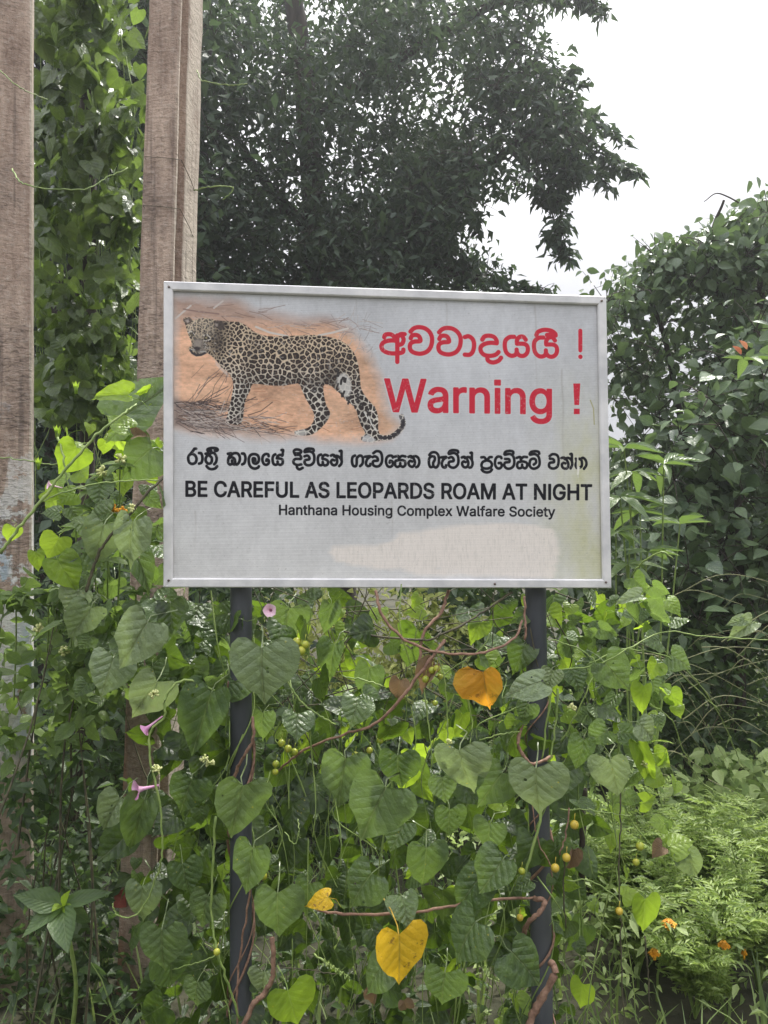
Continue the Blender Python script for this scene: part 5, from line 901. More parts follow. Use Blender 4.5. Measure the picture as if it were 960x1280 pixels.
# dark tree behind the creeper, left
scatter_tree('dark_tree', (60, 900, 6.2), 'dark leafy tree in deep shade behind the hanging creeper', 'tree',
    [([(-80,-60),(260,-60),(260,600),(-80,640)], 800, 24, 5.8, 8.0, .26, 1.0), ([(-80,560),(330,560),(330,1010),(-80,1010)], 260, 24, 5.2, 7.4, .24, 1.0)],
    'ov2', 'tree_leaf', (.09, .15), .5, [([(70,1100,6.3),(75,600,6.3),(90,100,6.2),(95,-100,6.2)], .16, .08)], parts=120)

# ---------------------------------------------------------------- hanging creeper between the poles
cb = at(105, 1190, 3.5); cb.z = gz(cb.x, cb.y); creeper = root('hanging_creeper', cb, 'tall curtain of heart-leaved creeper hanging between the two concrete poles', 'creeper')
q = MB(); q.tube(smooth_path([at(98, 1180, 3.75), at(105, 760, 3.75), at(112, 300, 3.7), at(100, -80, 3.7)], 8), .045, .03, n=8, wob=.2); q.build('support_stem', M['bark'], creeper)
q = MB()
for i in range(46):
    x = random.uniform(45, 168); y = random.uniform(-60, 300); l = random.uniform(150, 420); d = random.uniform(3.3, 3.8)
    q.tube(smooth_path([at(x, y, d), at(x+random.uniform(-14, 14), y+l*.3, d-.05), at(x+random.uniform(-22, 22), y+l*.7, d), at(x+random.uniform(-26, 26), y+l, d-.03)], 5), .0028, .0016, n=4, caps=False)
q.build('hanging_stems', M['green_stem'], creeper, kind='stuff')
pc = [(36,-50),(150,-50),(160,40),(172,110),(174,200),(165,260),(172,330),(168,460),(150,520),(60,540),(44,400),(46,300),(36,180),(48,80)]
_, P = clumpy(pc, 190, 11, 3.15, 3.8, .06, 1.0); n = len(P); Tp, Nn = orient(n, 1.1, .7, .9, .75); W, L = wh(n, .035, .09, 1.05)
put_leaves(creeper, 'h2', 'creeper_leaf', P, Tp, Nn, W, L, 300, 'foliage')

# ---------------------------------------------------------------- right-hand shrubs
scatter_tree('climber_covered_tree', (900, 1010, 5.6), 'bushy tree smothered in climber leaves at the right edge, rising against the sky', 'tree',
    [([(752,372),(770,345),(800,338),(815,318),(850,300),(880,297),(900,275),(940,262),(1010,255),(1060,500),(1000,640),(770,640),(765,500)], 360, 22, 5.0, 6.6, .17, .9),
     ([(770,345),(815,318),(870,300),(905,272),(1000,255),(1000,330),(860,360),(790,380)], 90, 16, 4.9, 5.5, .10, 1.0),
     ([(755,560),(1050,560),(1050,880),(770,860)], 190, 20, 5.2, 6.8, .2, 1.0)],
    'ov', 'shrub_leaf', (.05, .11), .6, [([(905,1000,5.7),(910,760,5.7),(930,520,5.7),(960,300,5.7)], .06, .03), ([(915,720,5.7),(860,560,5.6),(830,420,5.5),(800,350,5.4)], .035, .01), ([(930,520,5.7),(900,400,5.5),(890,300,5.3),(905,250,5.2)], .03, .008), ([(890,300,5.3),(935,268,5.1),(900,242,5.1),(880,252,5.1)], .008, .003)], droop=.7, up=.9, face=.7)
scatter_tree('round_leaved_bush', (900, 900, 4.4), 'grey-green round-leaved bush in front of the climber-covered tree', 'bush',
    [([(850,520),(900,430),(960,400),(1030,420),(1030,800),(900,800),(830,760),(820,640)], 130, 16, 4.0, 4.8, .13, 1.0)],
    'ov', 'shrub_leaf', (.06, .12), .72, [([(925,1010,4.5),(925,700,4.5),(915,500,4.4)], .035, .012), ([(925,800,4.5),(965,650,4.4),(975,480,4.4)], .02, .008)], droop=.3, up=1.0, face=.6)
def rosette(parent, c, n, L, ratio, mat, tpl='ov', tilt=.35, off=None, towards=None):
    off = origin_of(parent)
    for k in range(n):
        a = 2*math.pi*k/n+random.uniform(-.3, .3); t = Vector((math.cos(a), math.sin(a)*.8-.15, tilt+random.uniform(-.5, .2)))
        if towards is not None: t = t*.8+Vector(towards)
        l = L*random.uniform(.7, 1.15); leaf_obj(parent, tpl, random.randrange(3), mat, c, t, Vector((random.uniform(-.3, .3), -.5, 1)), l*ratio, l, off)
# long-leaved shoots just right of the sign
lb = at(800, 980, 3.4); lb.z = gz(lb.x, lb.y); ll = root('long_leaved_shrub', lb, 'shrub with long pointed light green leaves close to the right edge of the sign', 'shrub')
q = MB()
for cx, cy, d, nl in [(780,560,3.2,8),(790,590,3.25,9),(830,580,3.2,8),(775,620,3.15,7),(800,640,3.3,8),(850,655,3.4,6),(770,665,3.1,7),(810,690,3.2,7),(785,705,3.1,7),(930,450,3.6,6)]:
    c = at(cx, cy, d)
    if cx < 860 and cy > 400: q.tube(smooth_path([lb+Vector((random.uniform(-.05, .05), 0, 0)), lb.lerp(c, .5)+Vector((random.uniform(-.08, .08), .05, 0)), c], 5), .007, .003, n=5, caps=False)
    rosette(ll, c, max(nl-2, 4), .17, .26, 'bright_leaf' if cy < 700 else 'bright_leaf', tilt=.1, towards=(.25, -.1, .05) if cx < 850 else None)
q.build('stems', M['green_stem'], ll, kind='stuff')
for px, py in ((927,443),(934,437)):
    leaf_obj(ll, 'ov', 0, 'red_leaf', at(px, py, 3.55), Vector((random.uniform(-1, 1), -.3, .6)), Vector((0, -1, .6)), .035, .06, origin_of(ll), label='young reddish leaf')

# ---------------------------------------------------------------- undergrowth masses
def bush(name, base_px, label, cat, poly, ncl, per, d0, d1, spr, tpl, mat, Lr, ratio, parts=200, droop=.5, up=.9, face=.6, group=None, stemmat='dark_stem', sp=.7):
    b = at(*base_px); b.z = gz(b.x, b.y); rt = root(name, b, label, cat, group); c, P = clumpy(poly, ncl, per, d0, d1, spr)
    n = len(P); Tp, Nn = orient(n, droop, up, face, sp); W, L = wh(n, Lr[0], Lr[1], ratio); q = MB()
    twigs(q, [Vector(x) for x in c], b+Vector((0, 0, .05)), .003, 5)
    q.build('stems', M[stemmat], rt, kind='stuff'); put_leaves(rt, tpl, mat, P, Tp, Nn, W, L, parts, 'foliage'); return rt
bush('thicket_bush', (860, 1040, 4.4), 'dark tangled undergrowth bush below the round-leaved bush on the right', 'bush', [(760,740),(860,730),(980,760),(1000,960),(900,960),(820,960),(740,930)], 150, 20, 4.0, 5.4, .12, 'ov3', 'thicket_leaf', (.05,.10), .5, 200)
bush('pale_shrub', (450, 1040, 5.2), 'sunlit straw-green shrub seen through the gap under the sign', 'shrub', [(330,735),(560,730),(600,800),(560,900),(400,900),(320,840)], 120, 22, 4.6, 5.4, .11, 'ov3', 'straw_leaf', (.05,.09), .4, 160)
bush('thicket_bush', (520, 1100, 4.2), 'shaded dark green thicket behind the vine between the two posts', 'bush', [(240,860),(700,860),(760,1300),(240,1300)], 240, 20, 3.5, 4.6, .14, 'ov3', 'thicket_leaf', (.06,.12), .5, 120)
bush('thicket_bush', (620, 960, 5.4), 'green thicket behind the top of the right post', 'bush', [(520,690),(780,680),(780,940),(520,940)], 130, 18, 4.8, 5.6, .15, 'ov3', 'thicket_leaf', (.07,.13), .5, 120)
bush('thicket_bush', (220, 940, 4.6), 'shaded thicket between the left pole and the left sign post', 'bush', [(-20,800),(330,560),(360,700),(330,1060),(-20,1100)], 260, 20, 3.5, 4.8, .15, 'ov3', 'thicket_leaf', (.05,.10), .5, 160)
bush('low_bush', (900, 1130, 3.8), 'broad-leaved low bush with pale green leaves at the right edge above the marigolds', 'bush', [(820,960),(990,940),(1000,1090),(860,1080)], 64, 16, 3.5, 4.2, .09, 'ov', 'weed_leaf', (.05,.10), .55, 200)
bush('low_bush', (770, 1150, 3.6), 'loose light green weeds right of the right sign post', 'bush', [(690,960),(830,950),(850,1300),(690,1300)], 80, 16, 2.9, 3.8, .08, 'ov', 'weed_leaf', (.04,.08), .4, 200)
bush('thicket_bush', (60, 1330, 2.6), 'dark leafy undergrowth at the foot of the left concrete pole', 'bush', [(-60,930),(60,940),(128,990),(132,1300),(-60,1300)], 120, 18, 2.25, 3.0, .07, 'ov3', 'thicket_leaf', (.03,.07), .45, 160)
# lantana at the left
lan = bush('lantana_bush', (110, 1050, 2.5), 'lantana bush with small toothed leaves in front of the left pole', 'bush', [(-30,735),(60,735),(130,760),(150,860),(100,930),(-30,940)], 58, 13, 2.1, 2.6, .055, 'ov', 'lantana_leaf', (.035,.07), .62, 260, stemmat='dark_stem')

# ---------------------------------------------------------------- grass and ground weeds
def ground_pts(poly, n):
    p = np.array(poly, float); x0, y0 = p.min(0); x1, y1 = p.max(0); c = rng.random((n, 2))*[x1-x0, y1-y0]+[x0, y0]
    c = c[inside([tuple(a) for a in poly], c[:, 0], c[:, 1])]; return np.array([(x, y, gz(x, y)) for x, y in c])
def grass(name, poly, n, L0, L1, w, mat, label_kind='stuff'):
    P = ground_pts(poly, n); n = len(P); a = rng.random(n)*2*math.pi; lean = rng.random(n)*.9
    t = np.stack([np.cos(a)*lean, np.sin(a)*lean, np.ones(n)], 1); nn = np.stack([np.cos(a)*-1, np.sin(a)*-1, lean], 1)+rng.normal(0, .3, (n, 3))
    L = L0+(L1-L0)*rng.random(n); o = leaf_mass(name, 'blade', mat, P, t, nn, L*0+w*(.6+.8*rng.random(n)), L, None)
    o['label'] = {'grass': 'long green grass on the ground around the posts and poles'}[name]; o['category'] = 'grass'; return o
grass('grass', [(-6,1.6),(6,1.6),(7,9),(-7,9)], 15000, .10, .36, .010, 'grass')
def cover(name, poly, n, L0, L1, ratio, mat, label, hmax=.3):
    P = ground_pts(poly, n); P[:, 2] += rng.random(len(P))*hmax; n = len(P); Tp, Nn = orient(n, .2, 1.2, .3, .5); W, L = wh(n, L0, L1, ratio)
    o = leaf_mass(name, 'ov3', mat, P, Tp, Nn, W, L, None); o['label'] = label; o['category'] = 'ground cover'
cover('ground_cover', [(.2,2.35),(3.4,2.35),(4.5,6.2),(.3,6)], 15000, .025, .06, .36, 'weed_leaf', 'dense light green weeds covering the ground at the lower right', .42)
cover('ground_cover', [(-4,1.7),(.3,1.7),(.4,7),(-5,7)], 12000, .03, .07, .42, 'thicket_leaf', 'low dark green weeds covering the shaded ground at the lower left', .25)

# ---------------------------------------------------------------- marigolds, lower right
def marigold(px, py, d, label, flowers, H=.55):
    b = at(px, py, d); b.z = gz(b.x, b.y); rt = root('marigold_plant', b, label, 'plant', 'marigold plants at the lower right'); q = MB(); P, Tt = [], []
    for k in range(9):
        a = random.uniform(0, 6.28); r = random.uniform(.06, .26); top = b+Vector((math.cos(a)*r, math.sin(a)*r, H*random.uniform(.6, 1.05)))
        path = smooth_path([b, b.lerp(top, .5)+Vector((0, 0, .05)), top], 8); q.tube(path, .004, .002, n=4, caps=False)
        for j, p in enumerate(path[3:]):
            for s_ in range(4):
                a2 = random.uniform(0, 6.28); dr_ = Vector((math.cos(a2), math.sin(a2), .35)).normalized()
                for m_ in range(5):     # feathery: leaflets along a rachis
                    for sgn in (-1, 1):
                        P.append(Vector(p)+dr_*(.015+m_*.014)); sd_ = Vector((-dr_.y*sgn, dr_.x*sgn, .1)); Tt.append(dr_*.8+sd_)
    q.build('stems', M['green_stem'], rt, kind='stuff')
    n = len(P); W, L = wh(n, .022, .04, .24); P = np.array([tuple(p) for p in P]); Tt = np.array([tuple(t) for t in Tt]); Nn = np.tile([0, -.3, 1.0], (n, 1))+rng.normal(0, .4, (n, 3))
    leaf_mass('feathery_leaves', 'ov2', 'marigold_leaf', P, Tt, Nn, W, L, rt)
    for fx, fy, fd, fr in flowers:
        c = at(fx, fy, fd); q = MB(); q.tube([b.lerp(c, .6)+Vector((0, 0, -.02)), c+Vector((0, 0, -.012))], .002, n=4); hd = q.build('flower_stalk', M['green_stem'], rt)
        q = MB()
        for ring_, (rad, hz, nn_) in enumerate([(1, 0, 11), (.72, .006, 9), (.42, .011, 7)]):
            for k in range(nn_):
                a = 2*math.pi*(k+ring_*.4)/nn_; dx, dy = math.cos(a), math.sin(a); px_, py_ = -dy, dx; rr2 = fr*rad*random.uniform(.88, 1.1); wv_ = fr*.34*rad+.002
                q.add([c+Vector((dx*.1*fr, dy*.1*fr, hz)), c+Vector((dx*rr2*.6+px_*wv_, dy*rr2*.6+py_*wv_, hz+.004)), c+Vector((dx*rr2, dy*rr2, hz-.002)), c+Vector((dx*rr2*.6-px_*wv_, dy*rr2*.6-py_*wv_, hz+.004))], [(0, 1, 2, 3)])
        q.tube([c+Vector((0, 0, -.018)), c], fr*.25, fr*.4, n=7); q.build('flower_head', M['petal_orange'], rt)
marigold(838, 1290, 2.9, 'marigold plant with the topmost orange flower of the lower right', [(836, 1155, 2.4, .026)], .62)
marigold(800, 1320, 2.8, 'marigold plant with a small orange flower nearest the right post', [(818, 1192, 2.35, .020)], .5)
marigold(905, 1310, 3.0, 'marigold plant with an orange flower nearest the right edge', [(905, 1182, 2.4, .021), (930, 1192, 2.45, .011)], .6)
marigold(950, 1300, 2.7, 'flowerless feathery marigold plant in the bottom right corner', [], .6)
marigold(870, 1330, 2.5, 'flowerless feathery marigold plant at the bottom edge right of centre', [], .45)

# broad-leaved weed lower left
wb = at(85, 1290, 2.25); wb.z = gz(wb.x, wb.y); weed = root('broad_leaved_weed', wb, 'broad-leaved weed with a pale yellow-green centre at the lower left', 'weed')
top = at(78, 1132, 2.1); q = MB(); q.tube(smooth_path([wb, wb.lerp(top, .5)+Vector((.03, 0, 0)), top], 6), .007, .005, n=6); q.build('stem', M['green_stem'], weed)
for (tx, ty, dd, L, ra, mt, lb_) in [(25,1118,-.05,.17,.55,'weed_leaf',None),(135,1112,.0,.18,.34,'weed_leaf',None),(28,1165,-.1,.16,.4,'weed_leaf',None),(85,1200,-.14,.20,.52,'weed_leaf',None),(60,1190,.05,.14,.5,'weed_leaf',None),(78,1118,-.03,.07,.5,'vine_leaf_lime','small yellow-green top leaf'),(95,1140,-.06,.07,.5,'vine_leaf_lime','small yellow-green top leaf'),(62,1140,-.06,.07,.5,'vine_leaf_lime','small yellow-green top leaf'),(110,1150,.02,.13,.45,'weed_leaf',None)]:
    tp = at(tx, ty, 2.1+dd)-top; L *= .74; leaf_obj(weed, 'ov', random.randrange(3), 'herb_leaf' if mt == 'weed_leaf' else mt, top, tp, Vector((0, -.8, .7)), L*ra, L, origin_of(weed), label=lb_)

# pale arching stems over the dark undergrowth at the right
q = MB()
for k in range(34):
    x = random.uniform(770, 970); y = random.uniform(740, 980); d = random.uniform(3.3, 4.0); l = random.uniform(60, 190); a_ = random.uniform(-.6, .9)
    q.tube(smooth_path([at(x, y, d), at(x+l*.4*math.cos(a_), y+l*.4*math.sin(a_)-random.uniform(5, 25), d-.05), at(x+l*math.cos(a_), y+l*math.sin(a_)+random.uniform(0, 20), d)], 6), random.choice([.0022, .003]), .0014, n=4, caps=False)
low_b = [o for o in COL.objects if o.name == 'thicket_bush'][0]
q.build('arching_stems', M['straw_stem'], low_b, kind='stuff')
# ---------------------------------------------------------------- the heart-leaved vine over the sign posts
vb = at(480, 1400, 2.15); vb.z = gz(vb.x, vb.y)
vine = root('climbing_vine', vb, 'heart-leaved flowering vine smothering the sign posts below the board', 'vine')
VO = origin_of(vine)
hero_n = [0]
def hero(bx, by, tx, ty, wpx, d=1.95, mat='vine_leaf', var=None, back=0.0, name='leaf', label=None, twist=0.0, tpl='heart'):
    b = at(bx, by, d); w = wpx/963*d; t0 = at(tx, ty, d)-b; ls = t0.length
    L = max(ls*.96, w*.80); dz = math.sqrt(max(L*L-ls*ls, 0))*.9
    vd = (b-CAMP).normalized(); t = t0-vd*dz*(1-2*back); nrm = -vd+Vector((random.uniform(-.45, .45)+twist, 0, random.uniform(.1, .75)))
    hero_n[0] += 1
    leaf_obj(vine, tpl, random.randrange(len(T[tpl])) if var is None else var, mat, b, t, nrm, w, L, VO, name, label)
Pm, Lm = 'vine_leaf_pale', 'vine_leaf_lime'
for a in [(327,810,325,880,88,1.86,Pm,0),(264,866,238,952,66,1.9,'vine_leaf',1),(184,778,143,836,66,1.92,Pm,3),(142,822,130,862,60,1.95,Pm,2),(196,852,160,902,58,1.92,Pm,0),
 (114,760,88,803,48,2.0,Pm,1),(130,656,112,712,52,1.98,Pm,2),(166,652,152,712,56,1.96,Pm,0),(208,755,214,800,60,2.05,'vine_leaf',1),(240,975,222,1018,54,1.9,'vine_leaf',3),
 (304,982,287,1052,72,1.88,'vine_leaf',3),(150,998,122,1045,42,1.93,Pm,5),(180,1000,160,1076,44,1.92,'vine_leaf',5),(482,985,446,1052,86,1.86,'vine_leaf',3),(497,944,497,990,54,1.9,'vine_leaf',0),
 (574,938,584,1000,74,1.9,Pm,2),(552,972,556,1006,40,1.93,'vine_leaf',3),(628,966,594,1012,54,1.9,'vine_leaf',0),(670,960,668,1022,76,1.85,Pm,0),(763,950,775,1000,54,1.92,Pm,1),
 (676,852,626,866,40,1.9,Pm,0),(690,838,684,862,30,1.95,Pm,3),(756,828,790,868,50,1.96,'vine_leaf',0),(347,1116,344,1180,64,1.88,'vine_leaf',0),(316,1060,302,1120,54,1.9,'vine_leaf',3),
 (464,1092,430,1134,58,1.96,'vine_leaf',0),(533,1060,530,1120,56,1.92,'vine_leaf',2),(562,1012,560,1050,42,1.95,'vine_leaf',0),(628,1075,598,1122,56,1.88,'vine_leaf',1),(600,1096,562,1142,50,1.93,'vine_leaf',0),
 (594,1152,560,1200,72,1.88,'vine_leaf',0),(640,1190,682,1232,62,1.88,'vine_leaf',1),(556,1216,548,1262,56,1.9,'vine_leaf',0),(202,1162,199,1222,60,1.88,'vine_leaf',0),(212,1190,222,1240,60,1.98,'vine_leaf',5),
 (178,1108,172,1162,46,1.92,Pm,2),(228,1080,236,1124,44,1.9,'vine_leaf',0),(480,1205,448,1240,50,1.93,'vine_leaf',2),(502,1120,510,1146,44,1.9,'vine_leaf',4),
 (372,893,368,918,42,2.02,'vine_leaf',0),(448,874,440,900,44,2.02,'vine_leaf',2),(362,760,352,804,56,2.12,'vine_leaf',3),(414,756,408,796,28,2.1,'vine_leaf',5),(418,806,406,858,36,2.05,'vine_leaf',5),
 (432,948,420,1012,62,1.97,'vine_leaf',3),(260,1120,246,1164,48,1.96,'vine_leaf',0),(386,1105,372,1152,40,2.0,'vine_leaf',2),(660,880,650,905,30,2.0,'vine_leaf',0),
 (505,1030,492,1060,44,1.98,'vine_leaf',1),(612,1030,606,1068,48,1.98,'vine_leaf',4),(246,1228,240,1262,40,1.95,'vine_leaf',0),(590,850,604,868,10,2.1,'vine_leaf',0),
 (462,835,450,880,40,2.12,'vine_leaf',0),(330,1215,325,1250,36,1.98,Pm,5),(205,1010,240,1020,10,2.0,'vine_leaf',1),(730,925,722,965,34,1.98,'vine_leaf',1),(800,905,822,925,34,1.98,Pm,5),
 (190,560,150,590,66,2.14,'vine_leaf',2),(74,672,62,700,38,1.98,Lm,1),(72,700,96,742,44,1.98,Lm,0),(96,560,70,592,46,2.0,Lm,3),(18,660,12,680,24,1.95,Lm,1),(45,690,50,715,20,1.97,Lm,5),
 (830,1030,812,1026,26,2.0,Lm,4),(838,1058,868,1046,38,1.98,Lm,4),(858,1066,876,1102,34,1.97,Pm,5),(806,1124,806,1172,38,1.98,Lm,0),(798,930,824,998,24,2.0,Lm,5),(805,858,800,896,26,2.0,Lm,5),(838,868,856,884,26,2.0,Lm,2),
 (812,965,838,978,34,2.02,Lm,4),(778,1120,800,1112,26,2.0,Lm,4),(360,1238,372,1290,64,1.84,Lm,0),(800,745,768,752,20,2.0,Pm,5),(940,778,910,800,24,2.3,Pm,5),(930,775,908,782,16,2.3,Pm,1),
 (662,1100,640,1110,24,1.95,'vine_leaf',0),(728,1230,720,1262,34,2.05,Lm,0),(645,900,634,918,24,2.0,Lm,1),(160,535,134,516,34,2.02,Lm,3),(168,690,196,742,38,2.02,'vine_leaf',5),(100,738,84,770,44,2.0,Pm,1),
 (70,1060,64,1060,5,2.5,'vine_leaf',0)]:
    if a[4] > 12: hero(*a)
hero(150, 524, 224, 470, 84, 2.16, 'vine_leaf', 3, label='large bright green leaf partly behind the board'); hero(160, 494, 108, 492, 30, 2.05, Lm, 5, label='folded bright green leaf'); hero(130, 660, 170, 640, 36, 2.08, Lm, 4)
hero(499, 1168, 501, 1242, 72, 1.83, 'yellow_leaf', 0, label='big yellow leaf with brown blotches'); hero(410, 1122, 378, 1130, 28, 1.88, 'yellow_leaf', 4, label='small yellow-green leaf'); hero(604, 840, 610, 894, 60, 1.95, 'orange_leaf', 0, tpl='curl', label='crumpled orange dying leaf')
hero(545, 832, 520, 868, 26, 2.0, 'dry_leaf', 0, tpl='curl', label='curled dry brown leaf'); hero(500, 850, 492, 880, 26, 2.05, 'dry_leaf', 1, tpl='curl', label='curled dry brown leaf'); hero(716, 1062, 712, 1095, 18, 1.95, 'dry_leaf', 0, tpl='curl', label='curled dry brown leaf')
hero(828, 1058, 812, 1066, 22, 1.98, 'dry_leaf', 1, tpl='curl', label='curled pale dry leaf'); hero(470, 1238, 462, 1262, 18, 1.98, 'dry_leaf', 0, tpl='curl'); hero(505, 1250, 510, 1272, 20, 2.0, 'dry_leaf', 1, tpl='curl'); hero(168, 545, 184, 540, 20, 2.1, 'dry_leaf', 0, tpl='curl')
# fill behind the named leaves: larger count of ordinary leaves, nearest become parts
fill = [([(205,745),(300,740),(700,742),(790,760),(760,900),(720,1290),(195,1290),(170,1180),(150,1050),(190,900)], 430, 2.02, 2.6, 'vine_leaf_shaded', (.028,.095)),
        ([(330,745),(700,742),(700,1000),(640,1050),(420,1000),(340,930)], 90, 2.25, 2.65, Lm, (.04,.075)),
        ([(440,1000),(700,980),(700,1290),(560,1290)], 36, 2.2, 2.6, Lm, (.04,.07)),
        ([(60,640),(205,560),(205,760),(280,760),(230,860),(110,860),(60,760)], 90, 2.0, 2.35, 'vine_leaf', (.04,.085)),
        ([(120,480),(205,470),(205,620),(130,640),(50,640),(60,560)], 30, 2.1, 2.4, Lm, (.035,.07)),
        ([(690,745),(830,700),(850,800),(820,900),(800,1000),(720,1010),(700,900)], 90, 2.0, 2.4, 'vine_leaf', (.03,.065)),
        ([(700,745),(840,720),(850,1010),(700,1180)], 50, 2.0, 2.4, Lm, (.025,.055)), ([(192,840),(262,830),(268,1260),(196,1260)], 60, 2.0, 2.35, 'vine_leaf_shaded', (.045,.085)), ([(230,1000),(720,1000),(720,1290),(230,1290)], 110, 2.2, 2.7, 'vine_leaf_shaded', (.05,.09)), ([(180,700),(330,740),(330,900),(200,860)], 40, 2.05, 2.3, 'vine_leaf', (.05,.09))]
allP = []
for poly, n, d0, d1, mat, Lr in fill:
    P = pts_in(poly, n, d0, d1); a = rng.normal(0, .95, n); Tp = np.stack([np.sin(a), -.35+rng.normal(0, .5, n), -np.cos(a)*.9], 1); Nn = np.stack([rng.normal(0, .85, n), -1+rng.normal(0, .6, n), .6+rng.normal(0, .7, n)], 1)
    W, L = wh(n, Lr[0], Lr[1], 1.15); allP.append((mat, P, Tp, Nn, W, L))
left = 300-hero_n[0]
tot_n = sum(len(x[1]) for x in allP)
for mat, P, Tp, Nn, W, L in allP: put_leaves(vine, 'heart', mat, P, Tp, Nn, W, L, int(left*len(P)/tot_n), 'inner_leaves')

